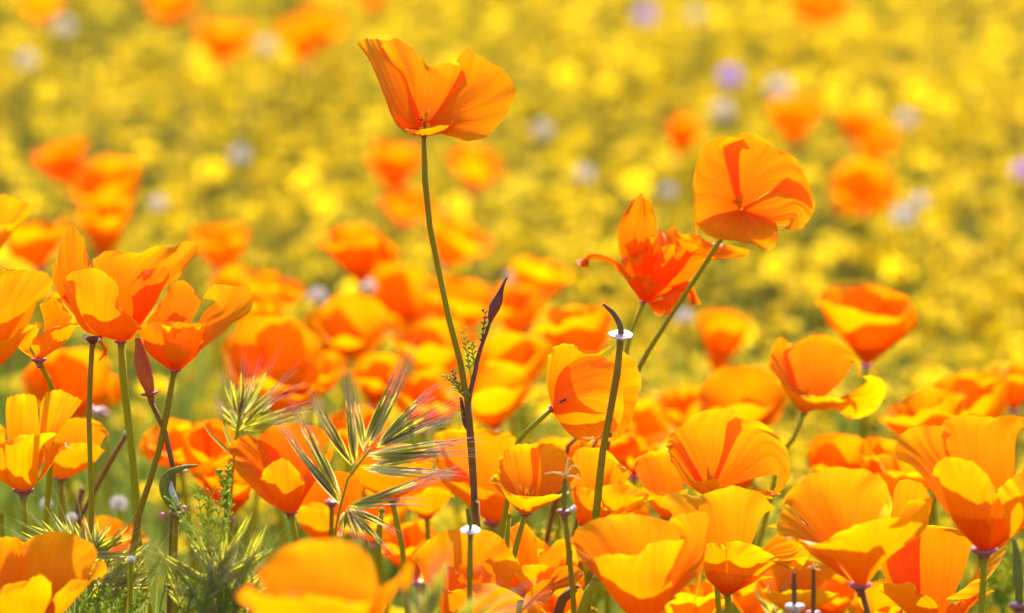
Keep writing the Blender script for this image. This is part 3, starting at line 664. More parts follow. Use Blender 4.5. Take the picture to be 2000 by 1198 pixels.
traced_poppy('full double-looking orange poppy with crowded overlapping petals at the frame edge', 2.06, (1922, 1074), (0.02, 1, 0.2), [
    ("1910,1070,2 1914,1066,0 1920,1064,-4 / 1840,990,14 1860,950,-8 1880,940,-30 / 1790,920,18 1810,880,-12 1850,870,-36 / 1752,898,18 1747,880,12 1756,854,2 1772,840,-8 1790,832,-16 1816,831,-26 1842,836,-34 1860,850,-40", ORG),
    ("1914,1066,-8 1924,1064,-12 1936,1066,-8 / 1870,950,-40 1930,940,-60 1980,950,-44 / 1846,850,-50 1920,845,-76 1990,850,-60 / 1840,838,-46 1848,824,-54 1872,813,-64 1908,812,-74 1942,817,-78 1954,816,-78 1968,812,-76 2000,816,-66 2030,830,-50", ORG),
    ("1912,1076,8 1922,1079,12 1934,1076,8 / 1860,1020,36 1900,1010,54 1930,1020,54 / 1834,950,44 1880,935,66 1934,970,62 / 1818,930,36 1826,903,46 1842,893,54 1856,891,60 1880,896,66 1902,906,68 1920,924,68 1934,946,66 1940,980,62", YEL),
    ("1926,1076,10 1934,1076,10 1940,1072,4 / 1960,1040,48 1990,1030,40 2010,1020,16 / 1950,980,62 2000,970,56 2040,970,20 / 1938,970,62 1946,952,64 1960,938,62 1980,926,58 2000,920,50 2024,922,38 2050,940,18", YEL),
    ("1934,1072,-2 1940,1070,-6 1944,1066,-10 / 1990,1000,0 2010,950,-24 2000,920,-40 / 2040,960,-4 2050,890,-36 2010,860,-56 / 2064,950,-6 2060,880,-30 2036,840,-50 2000,820,-60", ORG),
    ("1912,1076,4 1922,1080,8 1936,1076,4 / 1880,1040,26 1920,1055,36 1970,1050,26 / 1850,1000,36 1910,1010,52 1960,1010,42", RED),
], stem=[(1922, 1074), (1921, 1130), (1916, 1200), (1912, 1280)], r_px=7.5, seed=23, rec_scale=1.75)

traced_poppy('broad low orange poppy spreading under the crowded-petal poppy', 2.16, (1822, 1236), (0.05, 1, 0.3), [
    ("1810,1232,-6 1822,1228,-10 1834,1230,-6 / 1740,1150,-14 1810,1120,-60 1880,1130,-40 / 1716,1090,-10 1800,1040,-80 1910,1060,-56 / 1708,1110,-6 1722,1078,-26 1752,1050,-46 1790,1036,-66 1830,1030,-78 1870,1034,-76 1910,1044,-66 1940,1056,-54 1970,1054,-40"),
    ("1808,1238,8 1820,1240,12 1832,1236,8 / 1760,1190,36 1800,1180,56 1826,1180,56 / 1726,1160,40 1770,1150,60 1800,1160,64 / 1712,1150,36 1716,1138,40 1746,1138,54 1780,1136,62 1784,1160,64 1778,1186,62", YEL),
    ("1830,1238,6 1838,1236,4 1842,1232,-2 / 1880,1190,34 1900,1160,16 1900,1130,-10 / 1910,1170,38 1930,1120,16 1930,1090,-16 / 1840,1168,50 1876,1150,46 1910,1128,38 1946,1106,28 1968,1070,10 1962,1066,-4", YEL),
    ("1820,1240,10 1832,1240,10 1842,1236,6 / 1840,1200,44 1880,1190,40 1910,1170,26 / 1846,1180,48 1890,1165,44 1940,1150,24", RED),
    ("1800,1232,2 1796,1226,0 1800,1220,-6 / 1740,1130,4 1770,1080,-30 1800,1060,-50 / 1730,1070,0 1760,1010,-36 1820,1000,-56 / 1736,1060,0 1740,990,-20 1756,944,-36 1780,938,-44 1806,950,-52 1820,975,-54", ORG),
], stem=[(1822, 1236), (1826, 1300)], r_px=7, seed=24)

traced_poppy('poppy in side view, orange cup with one yellow petal drooping out', 2.36, (1573, 802), (-0.1, 1, 0.25), [
    ("1566,800,-4 1574,796,-8 1582,798,-6 / 1540,740,-10 1590,730,-44 1640,750,-30 / 1530,690,-12 1600,670,-58 1670,710,-36 / 1540,690,-12 1550,676,-26 1570,663,-42 1590,656,-50 1612,654,-56 1636,662,-54 1658,677,-48 1674,694,-40 1682,712,-34 1680,740,-26", ORG),
    ("1564,800,2 1568,798,0 1572,796,-4 / 1530,755,14 1532,720,-6 1545,710,-20 / 1506,720,16 1516,690,-4 1540,685,-20 / 1520,745,20 1502,718,16 1504,696,8 1510,676,0 1523,659,-8 1536,664,-16 1546,674,-22", ORG),
    ("1562,802,6 1572,806,10 1586,802,8 / 1540,776,26 1580,790,42 1630,792,34 / 1524,750,26 1576,778,52 1640,786,42 / 1526,747,24 1542,760,36 1560,770,46 1590,774,52 1621,775,52 1650,785,46", (1, 1.25, 1)),
    ("1584,800,6 1588,799,4 1592,797,0 / 1630,802,22 1646,786,28 1660,766,30 / 1660,816,22 1690,790,36 1690,745,50 / 1632,804,26 1664,818,22 1696,808,30 1719,785,44 1727,752,58 1706,735,60 1682,733,52", (1, 1.3, 1)),
], stem=[(1573, 802), (1562, 838), (1546, 862), (1530, 880), (1512, 940)], r_px=5, seed=25, stamens=12)

# second rank, a little softer
traced_poppy('dark orange cup poppy half covered by spreading brome spikelets', 2.30, (766, 974), (0, 1, 0.15), [
    ("758,972,-4 766,968,-8 776,970,-6 / 710,930,-8 766,905,-40 826,925,-20 / 690,890,-6 766,872,-50 846,890,-28 / 688,900,-4 700,884,-20 724,874,-36 760,868,-48 800,870,-48 830,880,-36 850,898,-22", ORG),
    ("756,974,6 766,977,10 778,974,6 / 714,952,26 766,955,42 826,942,26 / 690,920,28 766,915,50 846,905,28 / 688,916,26 710,908,36 740,906,46 766,908,50 800,904,46 826,900,38 849,897,26", ORG),
], stem=[(766, 974), (772, 1010), (784, 1060), (790, 1120)], r_px=6.5, seed=26, rec_scale=1.2)
traced_poppy('orange poppy sitting low below the spikelets by a pink-tipped bud', 2.34, (636, 1062), (0, 1, 0.2), [
    ("626,1060,-4 636,1056,-8 646,1058,-6 / 590,1010,-10 636,980,-46 690,1000,-30 / 580,970,-6 640,930,-56 710,950,-36 / 582,990,-4 590,965,-16 606,944,-32 630,926,-50 660,922,-54 690,930,-46 712,952,-34", RED),
    ("624,1062,6 636,1066,10 648,1062,6 / 590,1030,26 626,1030,44 660,1030,34 / 578,1000,26 616,995,48 660,1010,44 / 576,1008,24 584,994,32 600,984,42 620,979,48 640,988,50 652,1002,48", YEL),
], stem=[(636, 1062), (640, 1120)], r_px=6, seed=27)
traced_poppy('yellow-orange cup poppy between the brome grass and the dark stalk', 2.36, (834, 1010), (0, 1, 0.15), [
    ("826,1008,-4 834,1004,-8 842,1006,-6 / 796,970,-8 836,945,-36 880,960,-24 / 784,950,-6 830,920,-46 886,935,-28 / 784,962,-4 790,940,-18 812,924,-36 840,920,-44 866,928,-40 884,946,-28"),
    ("824,1010,6 834,1013,10 844,1010,6 / 800,992,24 836,995,36 870,985,24 / 786,970,26 830,962,44 884,965,26 / 786,974,24 804,964,34 828,956,42 852,950,42 872,956,34 886,972,22", YEL),
], stem=[(834, 1010), (836, 1060)], r_px=6, seed=28)
traced_poppy('smooth gold poppy filling the gap beside the shell-shaped one', 2.31, (1300, 1010), (0, 1, 0.2), [
    ("1290,1008,-4 1300,1004,-8 1310,1006,-6 / 1256,950,-8 1290,930,-42 1336,950,-26 / 1238,910,-6 1280,892,-52 1336,930,-34 / 1238,920,-6 1240,900,-16 1260,886,-32 1280,881,-44 1302,886,-48 1322,908,-44 1338,950,-34"),
    ("1290,1010,6 1300,1013,10 1312,1010,6 / 1268,985,26 1300,985,40 1336,980,26 / 1256,960,28 1296,962,46 1340,962,30 / 1254,952,26 1276,960,38 1300,966,44 1320,964,42 1344,956,30", YEL),
], stem=[(1300, 1010), (1304, 1060)], r_px=6, seed=29)
traced_poppy('orange poppy low beside the leaning stalk, two upright petals touching', 2.27, (1050, 1160), (0, 1, 0.2), [
    ("1040,1158,-4 1048,1154,-8 1056,1156,-6 / 1010,1090,-8 1030,1070,-30 1050,1080,-26 / 992,1040,-6 1020,1030,-36 1050,1060,-30 / 990,1040,-6 1000,1028,-16 1019,1023,-30 1034,1032,-34 1046,1056,-34", ORG),
    ("1046,1158,4 1054,1160,6 1062,1157,2 / 1050,1110,20 1080,1100,10 1100,1090,-8 / 1054,1080,16 1090,1065,4 1118,1075,-12 / 1050,1094,18 1070,1070,14 1100,1053,2 1116,1062,-8 1124,1090,-14", YEL),
    ("1036,1160,6 1048,1163,10 1060,1160,6 / 1010,1130,26 1046,1125,40 1090,1130,24 / 1000,1110,26 1046,1100,44 1098,1110,26", YEL),
], stem=[(1050, 1160), (1054, 1220)], r_px=6, seed=30)
traced_poppy('orange poppy low down between the thin seed stalks, partly hidden', 2.30, (1560, 1196), (0, 1, 0.2), [
    ("1550,1194,-4 1560,1190,-8 1570,1192,-6 / 1500,1150,-8 1556,1130,-46 1610,1150,-26 / 1480,1120,-6 1556,1100,-56 1636,1120,-34 / 1484,1136,-6 1496,1110,-20 1530,1098,-44 1566,1094,-54 1606,1102,-46 1640,1124,-30", ORG),
    ("1548,1198,6 1560,1200,10 1572,1198,6 / 1510,1180,26 1556,1176,40 1620,1176,26 / 1490,1160,28 1556,1150,48 1640,1156,28", YEL),
], stem=[(1560, 1196), (1562, 1250)], r_px=6, seed=31)

# ------------------------------------------------------------------ soft poppies farther back
def cup_petals(L, a0, a1, wid, rng, flat=1.25, four=4):
    """four petals around +Z; a0/a1 = lean from the axis at the base and rim (rad); returns list of row grids"""
    out_ = []
    spin = rng.random() * 6.28
    for k in range(four):
        az = spin + k * 2 * math.pi / four + rng.uniform(-.12, .12)
        inner = (k % 2 == 0)
        l = L * rng.uniform(0.9, 1.08)
        b0 = a0 * (0.85 if inner else 1.08) + rng.uniform(-.08, .08)
        b1 = a1 + rng.uniform(-.25, .25)
        rows = []
        r, z = 0.0012, 0.0
        nseg = 7
        w_ = wid * rng.uniform(.92, 1.08)
        prof = []
        for i in range(nseg + 1):
            v = i / nseg
            prof.append((r, z, v))
            th = b0 + (b1 - b0) * v ** 1.3
            r += math.sin(th) * l / nseg
            z += math.cos(th) * l / nseg
        def pr(v):
            x = max(0, min(1, v)) * nseg
            i = min(int(x), nseg - 1); f = x - i
            return (prof[i][0] * (1 - f) + prof[i + 1][0] * f, prof[i][1] * (1 - f) + prof[i + 1][1] * f)
        ph = rng.random() * 6.28
        for v in (0.0, 0.2, 0.45, 0.7, 0.88, 1.0):
            row = []
            half = w_ * l * (0.12 + 0.88 * math.sin(min(1, v * 1.02) * math.pi * 0.5) ** 0.9)
            for j in range(9):
                uu = -1 + 2 * j / 8
                ve = v * (1 - 0.30 * abs(uu) ** 2.6) * (1 + 0.03 * math.sin(uu * 7 + ph) * v)
                rr, zz = pr(ve)
                Rc = max(rr * flat, 0.0025)
                al = max(-1.5, min(1.5, uu * half / Rc))
                x = rr - Rc + Rc * math.cos(al)
                y = Rc * math.sin(al)
                ww = (0.0015 if inner else -0.0006) * v + 0.0016 * math.sin(uu * 5 + ph) * v ** 3
                x += -ww
                row.append(Vector((x * math.cos(az) - y * math.sin(az), x * math.sin(az) + y * math.cos(az), zz)))
            rows.append(row)
        out_.append(rows)
    return out_

def soft_poppy(x, y, wpx, D, lean=(0, 0), opening=0.5, hue=(1, 1, 1), seed=0, label=None, group='soft orange poppies farther back', stem_mat='stem_green'):
    """x,y = middle of the flower in the photograph, wpx its width there"""
    rng = random.Random(seed * 7 + 3)
    W = wpx * D / FPX
    opening = max(.05, min(.85, opening - .16 + rng.uniform(-.12, .12)))
    lean = (lean[0] + rng.uniform(-.22, .22), lean[1] + rng.uniform(-.25, .3))
    W *= 1.04
    a0 = 0.30 + 0.72 * opening
    a1 = 0.18 + 0.95 * opening
    # scale so that the widest radius is W/2
    pet = cup_petals(1.0, a0, a1, 0.78, rng)
    ax = Quaternion((1, 0, 0), lean[1]) @ (Quaternion((0, 1, 0), lean[0]) @ Vector((0, 0, 1)))   # lean[0] to +X, lean[1]>0 towards the viewer (-Y)
    q = Vector((0, 0, 1)).rotation_difference(ax)
    pts = [q @ p for rows in pet for r in rows for p in r]
    xs = [p.x for p in pts]; zs = [p.dot(UP) for p in pts]
    s = W / (max(xs) - min(xs))
    s = max(0.026, min(0.045, s)) if s > 0.026 else s
    cx, cz = (max(xs) + min(xs)) / 2 * s, (max(zs) + min(zs)) / 2 * s
    c = at(x, y, D)
    base = c - RT * cx - UP * cz
    k = rng.uniform(-0.05, 0.05)
    P = [base, base - ax * 0.02 + Vector((0, 0, -0.02)), Vector((base.x + k * .6 - ax.x * 0.02, base.y + 0.02, base.z * 0.5)), Vector((base.x + k - ax.x * 0.02, base.y + 0.02, -0.01))]
    t = root('poppy', Vector((P[-1].x, P[-1].y, 0)), label or 'soft orange poppy standing among the yellow flowers', 'poppy', group)
    for rows in pet:
        Wd = [[tuple(base + q @ (p * s)) for p in r] for r in rows]
        o = link('petal', grid_petal(Wd, rng, 15, 12, ruffle=0.0018).mesh('petal', 'petal_mild', t.location), t)
        o.color = (hue[0], min(1.3, .35 + hue[1] * .75), hue[2], 1)
    make_receptacle(t, base, ax, 0.0013, rng=rng)
    make_stem(t, P, 0.0012, stem_mat, seg=6)
    if opening > 0.55:
        make_stamens(t, base + ax * 0.002, ax, rng, 8)
    return t

SOFT = [
 # x, y, width, D, lean(x), lean(to viewer), opening, hue, label
 (85, 14, 92, 5.2, 0.0, 0.15, .55, YEL, 'golden poppy far back touching a pale bluish flower head'),
 (335, 6, 118, 5.2, 0.1, 0.2, .6, ORG, 'orange cup poppy far back beyond the small golden pair and pale heads'),
 (437, 78, 112, 4.7, 0.0, 0.2, .55, None, 'golden-orange cup poppy far back beside a pale flower head'),
 (578, 84, 84, 4.7, -0.1, 0.2, .5, YEL, 'yellow-gold cup of a touching pair of far poppies'),
 (630, 56, 96, 5.0, 0.35, 0.1, .4, ORG, 'orange upright cup of a touching pair of far poppies'),
 (726, 2, 60, 5.6, 0, .1, .5, RED, 'small red-orange poppy far back, beyond the tall lone poppy'),
 (1600, 8, 150, 5.3, 0.2, 0.3, .7, YEL, 'wide golden poppy far back beyond the open round poppy'),
 (1336, 268, 66, 4.1, 0.0, -0.1, .08, RED, 'narrow closed orange poppy far back near the open round one'),
 (1554, 238, 104, 4.3, 0.0, 0.1, .5, YEL, 'golden cup poppy just beyond the top of the open round poppy'),
 (1668, 250, 62, 4.3, 0.0, 0.0, .1, ORG, 'narrow upright orange poppy far back, touching a paler wide one'),
 (1712, 275, 84, 4.4, 0.3, 0.2, .6, YEL, 'pale golden poppy touching a narrow upright orange one'),
 (1682, 366, 130, 3.9, 0.0, 0.4, .75, YEL, 'wide yellow-gold poppy behind the open round poppy'),
 (114, 320, 100, 3.7, -0.2, 0.0, .45, RED, 'red-orange flared poppy behind, touching a larger orange one'),
 (205, 380, 135, 3.5, 0.05, 0.05, .5, ORG, 'large orange flared poppy rising behind the ragged cluster'),
 (208, 442, 112, 3.2, 0.0, 0.1, .4, ORG, 'orange poppy directly under the large flared one behind the ragged cluster'),
 (72, 480, 130, 3.0, 0.0, 0.2, .55, ORG, 'soft orange poppy behind the ragged cluster and the half-hidden golden one'),
 (430, 484, 118, 3.3, 0.0, 0.3, .6, None, 'small golden-orange poppy behind, next to the ragged cluster'),
 (770, 326, 108, 3.9, -0.1, 0.1, .5, RED, 'red-orange poppy just behind the tall bare stem'),
 (930, 330, 116, 4.0, 0.15, 0.3, .6, None, 'soft gold poppy beneath the drooping side petal of the tall poppy'),
 (795, 405, 108, 3.7, 0.1, 0.5, .7, RED, 'flat red-orange poppy behind the tall stem, below a red-orange one'),
 (905, 470, 130, 3.5, 0.3, 0.3, .6, YEL, 'golden poppy behind, beside the bend of the tall bare stem'),
 (690, 500, 132, 2.95, -0.05, 0.35, .5, RED, 'rounded red-orange poppy behind, near the tall bare stem'),
 (745, 505, 74, 3.1, 0.5, 0.3, .5, RED, 'small red-orange poppy touching the rounded one behind the tall stem'),
 (680, 640, 168, 2.85, 0.0, 0.25, .65, None, 'wide golden-orange poppy behind the brome awns'),
 (790, 580, 150, 3.05, 0.2, 0.3, .6, ORG, 'orange poppy behind the tall stem, over the wide golden-orange one'),
 (905, 600, 150, 3.0, 0.1, 0.3, .6, ORG, 'orange poppy crossed by the tall stem beside the pointed bud'),
 (1000, 610, 130, 3.1, 0.0, 0.3, .6, ORG, 'soft orange poppy just behind the pointed purple bud'),
 (850, 690, 160, 2.8, -0.1, 0.4, .65, ORG, 'soft orange poppy behind the longest brome awns'),
 (1000, 720, 150, 2.75, 0.1, 0.3, .6, None, 'soft orange poppy behind the fork of the tall stem and bud branch'),
 (1120, 660, 150, 2.7, 0.0, 0.3, .6, ORG, 'orange poppy behind the white-disc seed stalk'),
 (960, 780, 170, 2.62, 0.05, 0.3, .65, None, 'broad soft orange poppy behind the stem fork, low in the crowd'),
 (840, 780, 140, 2.66, 0.0, 0.3, .6, ORG, 'soft orange poppy behind the brome spikelets reaching the tall stem'),
 (742, 745, 105, 2.75, 0.0, 0.2, .5, ORG, 'small soft orange poppy behind the upright brome spikelets'),
 (540, 578, 118, 3.0, 0.1, 0.1, .5, ORG, 'orange poppy just behind the red-orange cup poppy'),
 (470, 566, 110, 3.1, 0.0, 0.3, .6, None, 'golden poppy just behind the frayed rim of the red-orange cup'),
 (536, 700, 196, 2.62, 0.1, 0.45, .75, ORG, 'wide two-toned orange poppy behind the small brome tuft'),
 (560, 770, 130, 2.6, 0.1, 0.3, .7, YEL, 'yellow-gold poppy behind the awns of the small brome tuft'),
 (1412, 672, 98, 3.1, 0.0, 0.1, .4, ORG, 'small orange cup poppy alone behind the shrivelled poppy'),
 (1690, 634, 176, 2.66, 0.15, 0.15, .6, ORG, 'orange flared poppy behind the one with a drooping yellow petal'),
 (1450, 790, 170, 2.62, 0.05, 0.3, .6, ORG, 'orange poppy behind the shell-shaped golden one'),
 (1340, 806, 110, 2.8, 0.0, 0.3, .6, ORG, 'soft orange poppy behind the shell-shaped golden one, next to a brighter one'),
 (1264, 826, 104, 2.72, 0.0, 0.3, .6, YEL, 'soft yellow-gold poppy beside the nodding poppy'),
 (1240, 890, 90, 2.5, 0.0, 0.3, .6, None, 'small soft orange poppy behind the stem of the white-disc stalk'),
 (1800, 830, 166, 2.5, -0.05, 0.2, .55, ORG, 'soft orange poppy behind the crowded-petal poppy'),
 (1890, 792, 150, 2.6, 0.0, 0.3, .6, None, 'soft golden poppy rising behind the crowded petals'),
 (1978, 760, 110, 2.7, 0.1, 0.2, .5, ORG, 'soft orange poppy at the frame edge behind the crowded-petal one'),
 (1640, 915, 130, 2.5, 0.0, 0.3, .55, ORG, 'soft orange poppy peeping over the tall-backed poppy'),
 (1716, 905, 90, 2.45, 0.0, 0.1, .4, ORG, 'narrow soft orange poppy between tall-backed and crowded-petal poppies'),
 (140, 752, 170, 2.7, 0.0, 0.5, .75, ORG, 'orange poppy behind the thin stalk with two white dots'),
 (200, 770, 90, 2.8, 0.0, 0.4, .7, RED, 'small red-orange poppy behind the stalk of the ragged poppy'),
 (340, 868, 120, 2.5, -0.1, 0.2, .55, None, 'golden-orange poppy behind the crossing dark bud stem'),
 (415, 888, 140, 2.45, 0.05, 0.2, .55, ORG, 'orange poppy behind the curved seed pod'),
 (450, 950, 120, 2.42, 0.0, 0.2, .5, RED, 'red-orange poppy low behind the small dark sprig'),
 (226, 1060, 110, 2.45, 0.0, 0.3, .5, ORG, 'orange poppy buried in the bristly brome tuft'),
 (700, 850, 120, 2.5, 0.0, 0.2, .5, RED, 'red-orange poppy behind the centre of the spreading brome head'),
 (900, 880, 110, 2.5, 0.0, 0.3, .6, YEL, 'yellow poppy behind the dark lower part of the tall stem'),
 (720, 1010, 140, 2.5, 0.0, 0.3, .6, YEL, 'yellow poppy low behind the drooping dark spikelets'),
 (1180, 870, 110, 2.5, 0.0, 0.3, .6, ORG, 'orange poppy below the nodding poppy, behind slanting brown stalks'),
 (1720, 1190, 120, 2.3, 0.0, 0.3, .6, YEL, 'yellow poppy lowest under the tall-backed poppy'),
 (1195, 985, 110, 2.36, 0.0, 0.3, .5, YEL, 'golden poppy tucked under the folded front petal, beside the pale-disc stalk'),
 (1010, 1110, 110, 2.36, 0.0, 0.2, .5, ORG, 'orange poppy low behind the crinkled one, near the green upright stalk'),
 (1350, 1190, 120, 2.3, 0.1, 0.3, .5, YEL, 'yellow poppy lowest between the stepped orange and flat yellow poppies'),
 (1440, 905, 120, 2.5, 0.0, 0.2, .5, None, 'golden-orange poppy half hidden behind the shell-shaped one'),
 (800, 1075, 110, 2.4, 0.0, 0.2, .5, ORG, 'orange poppy low behind the blurred golden one, near drooping spikelets'),
 (1480, 1165, 120, 2.36, 0.0, 0.3, .6, YEL, 'yellow poppy low behind the flat yellow one, by the short dark stalks'),
 (1620, 1165, 110, 2.42, 0.0, 0.2, .5, ORG, 'orange poppy low between the slim dark stalk and the tall-backed one'),
 (1590, 985, 90, 2.48, 0.1, 0.2, .5, None, 'golden-orange poppy hidden behind the tall-backed one'),
 (1212, 1010, 110, 2.42, 0.0, 0.2, .5, ORG, 'orange poppy under the folded-petal golden one'),
 (1770, 950, 110, 2.42, 0.0, 0.2, .5, YEL, 'yellow-gold poppy behind the wing of the tall-backed one'),
 (1120, 1110, 120, 2.4, 0.0, 0.2, .5, YEL, 'yellow-gold poppy behind the star-tipped stalk, low down'),
 (1850, 890, 110, 2.45, 0.0, 0.2, .5, None, 'golden-orange poppy behind the pleated side of the crowded-petal one'),
 (1090, 900, 100, 2.48, 0.0, 0.2, .5, ORG, 'orange poppy peeping behind the stamen-showing bowl'),
 (500, 620, 110, 2.9, 0.1, 0.2, .5, None, 'golden-orange poppy between the frayed cup and the wide two-toned one'),
 (1060, 560, 120, 3.2, 0.1, 0.2, .5, YEL, 'golden poppy behind, between pointed bud and shrivelled poppy'),
 (620, 740, 110, 2.8, 0.0, 0.2, .5, None, 'golden-orange poppy behind the twin upright brome spikelets'),
 (1090, 1190, 130, 2.25, 0.0, 0.3, .6, YEL, 'yellow poppy low beside the thick slanted stems'),
]
for i, (x, y, w, D, lx, lv, op, hue, lab) in enumerate(SOFT):
    if lab is None:
        lab = 'soft orange poppy standing among the yellow flowers' if y < 520 else 'soft orange poppy crowded behind the sharp ones'
    soft_poppy(x, y, w, D, (lx, lv), op, hue or (1, 1, 1), i + 1, lab, 'soft poppies among the yellow flowers' if y < 520 else 'soft poppies crowded behind the sharp ones')

# ------------------------------------------------------------------ buds, pods, seed stalks
def px_list(pts, D):
    return [at(p[0], p[1], D, p[2] if len(p) > 2 else 0) for p in pts]

def part_tube(parent, name, pts, D, radii_px, mat, seg=10, n=20):
    Q = spline_len([tuple(p) for p in px_list(pts, D)], n)
    k = np.linspace(0, len(radii_px) - 1, n)
    rr = np.interp(k, range(len(radii_px)), radii_px) * D / FPX
    mb = MB()
    tube(mb, Q, rr, seg)
    return link(name, mb.mesh(name, mat, parent.location), parent)

def sprig(parent, pts, D, n, lobe_px, mat, rng, r_px=1.6, name='leaf'):
    """feathery leaf: a thin axis with blunt forked lobes"""
    Q = spline_len([tuple(p) for p in px_list(pts, D)], n + 3)
    mb = MB()
    k = D / FPX
    tube(mb, Q, [r_px * k * (1.2 - 0.6 * i / len(Q)) for i in range(len(Q))], 5)
    for i in range(2, len(Q)):
        p = Vector(Q[i]); tdir = (Vector(Q[i]) - Vector(Q[i - 1])).normalized()
        for s in (-1, 1):
            side = (RT * s * rng.uniform(.5, 1) + FW * rng.uniform(-.7, .7)).normalized()
            l = lobe_px * k * rng.uniform(.6, 1.15)
            dvec = (tdir * rng.uniform(.7, 1.2) + side * .9).normalized()
            e = p + dvec * l
            tube(mb, [p, p + dvec * l * .5, e, e + dvec * l * .1], [r_px * k * .6, r_px * k * .9, r_px * k * 1.2, r_px * k * .4], 5)
            if rng.random() < .55:
                d2 = (dvec + side * rng.uniform(-.8, .8) + tdir * .3).normalized()
                e2 = p + dvec * l * .5 + d2 * l * .5
                tube(mb, [p + dvec * l * .5, e2, e2 + d2 * l * .05], [r_px * k * .8, r_px * k * 1.15, r_px * k * .4], 5)
    return link(name, mb.mesh(name, mat, parent.location), parent)

# the side branch of the tall poppy with its pointed bud and young leaves
rng = random.Random(77)
part_tube(hero, 'bud_branch', [(915, 812, -2), (917, 775), (926, 735), (936, 690), (948, 655), (958, 626)], 2.17, [5.5, 5.0, 4.5, 4.2, 3.6, 3.2], 'bud', 8, 24)
part_tube(hero, 'bud', [(957, 630), (960, 617), (966, 600), (973, 585), (980, 565), (985, 552), (990, 542)], 2.17, [3, 8, 11.5, 9.8, 5.5, 3, 1.6], 'bud', 14, 26)
sprig(hero, [(938, 690), (942, 660), (946, 630), (948, 612)], 2.17, 5, 9, 'leaf_red', rng, 1.6)
sprig(hero, [(921, 745), (915, 705), (908, 670), (903, 652)], 2.17, 6, 13, 'leaf', rng, 1.8)
sprig(hero, [(928, 730), (925, 700), (921, 676)], 2.17, 4, 11, 'leaf', rng, 1.8)
sprig(hero, [(912, 780), (898, 765), (886, 748), (874, 738)], 2.17, 5, 11, 'leaf', rng, 1.8)
sprig(hero, [(903, 772), (892, 748), (884, 728)], 2.17, 4, 10, 'leaf_red', rng, 1.3)
part_tube(hero, 'bract', [(918, 776), (912, 764), (909, 752)], 2.17, [7, 6, 2], 'leaf', 8, 8)
Pq = px_list([(914, 786), (917, 830), (921, 880), (926, 960), (930, 1030), (932, 1110)], 2.17)
Pq.append(Vector((Pq[-1].x + .004, Pq[-1].y + .01, -.01)))
make_stem(hero, Pq, 7.2 * 2.17 / FPX, 'stem_brown', 'lower_stem', 1.2)
part_tube(hero, 'side_shoot', [(921, 846, -3), (910, 830, -4), (905, 806, -4), (900, 776, -4)], 2.17, [5.5, 5.5, 4.5, 3.0], 'bud', 8, 12)

DISC = [(0.75, -5.5), (0.95, -3.0), (1.35, -1.0), (1.9, -0.35), (3.1, -0.15), (3.55, 0.15), (3.25, 0.42), (2.6, 0.1), (2.1, 0.1), (1.75, 0.55), (1.2, 0.5)]
THICK = [(0.8, -4.0), (1.1, -2.0), (1.9, -0.9), (2.6, -0.4), (2.9, 0.2), (2.5, 0.8), (1.5, 0.7), (1.1, 0.9)]

def seed_stalk(label, D, pod_pts, pod_r, stem_pts, r_px, prof, disc_mat, stem_mat, seed, axis=(0, 1, 0.12), stigma=None, pod_mat='pod', dots=None, dot_mat='receptacle_pale'):
    rng = random.Random(seed)
    P = stem_points(stem_pts, D)
    t = root('poppy_seed_stalk', Vector((P[-1].x, P[-1].y, 0)), label, 'seed stalk', 'poppy stalks that lost their petals')
    make_stem(t, P, r_px * D / FPX, stem_mat)
    ax = (RT * axis[0] + UP * axis[1] - FW * axis[2]).normalized()
    make_receptacle(t, P[0], ax, r_px * D / FPX, disc_mat, prof, rng)
    if pod_pts:
        part_tube(t, 'seed_pod', pod_pts, D, pod_r, pod_mat, 10, 18)
    if stigma:
        tip, ends = stigma
        mb = MB(); k = D / FPX
        for e in ends:
            pts = px_list([tip, ((tip[0] + e[0]) / 2, min(tip[1], e[1]) - 3 + (e[1] > tip[1]) * 4, e[2] / 2), e], D)
            tube(mb, spline_len([tuple(p) for p in pts], 8), [1.7 * k] * 4 + [1.5 * k, 1.3 * k, 1.1 * k, .6 * k], 6)
        link('stigma', mb.mesh('stigma', 'stigma', t.location), t)
    if dots:
        for (dx, dy, dd, rr) in dots:
            mb = MB(); k = D / FPX
            c = at(dx, dy, D, dd)
            lathe(mb, c, UP, [(0.25 * rr * k, -rr * k), (rr * k, -.4 * rr * k), (rr * k, .4 * rr * k), (0.25 * rr * k, rr * k)], 10)
            link('collar_lobe', mb.mesh('collar_lobe', dot_mat, t.location), t)
    return t

seed_stalk('seed stalk with a white frilled disc and dark curved pod leaning over', 2.15,
           [(1213, 657), (1212, 640), (1206, 625), (1196, 610), (1187, 602), (1178, 594)], [6.5, 6.2, 5.8, 5, 4.2, 2.4],
           [(1213, 655), (1210, 700), (1200, 760), (1189, 820), (1178, 880), (1170, 950)], 7.0, DISC, 'receptacle_pale', 'stem_mixed', 1, axis=(0.05, 1, 0.36))
seed_stalk('seed stalk with pale pink disc standing before the crinkled poppy', 2.06,
           [(919, 1036), (918, 1020), (915, 1005), (913, 992)], [4.2, 4.5, 4.2, 3.0],
           [(919, 1036), (919, 1070), (918, 1105), (917, 1160)], 5.6, DISC, 'receptacle_pale', 'stem_mixed', 2, axis=(0, 1, 0.42), pod_mat='pod_green')
seed_stalk('seed stalk tipped with a pale star of spread stigma threads', 2.09,
           [(1103, 1000), (1102, 975), (1103, 950), (1104, 934)], [5, 5.6, 5.2, 3.6],
           [(1103, 1000), (1108, 1040), (1113, 1100), (1119, 1160), (1121, 1210)], 5.6, THICK, 'receptacle', 'stem_mixed', 3,
           stigma=((1104, 930, 0), [(1062, 926, 6), (1115, 900, -6), (1138, 938, 8), (1132, 914, -6), (1086, 926, 10)]), pod_mat='pod_green',
           dots=[(1116, 996, 13, 5.5), (1121, 992, 6, 5)])
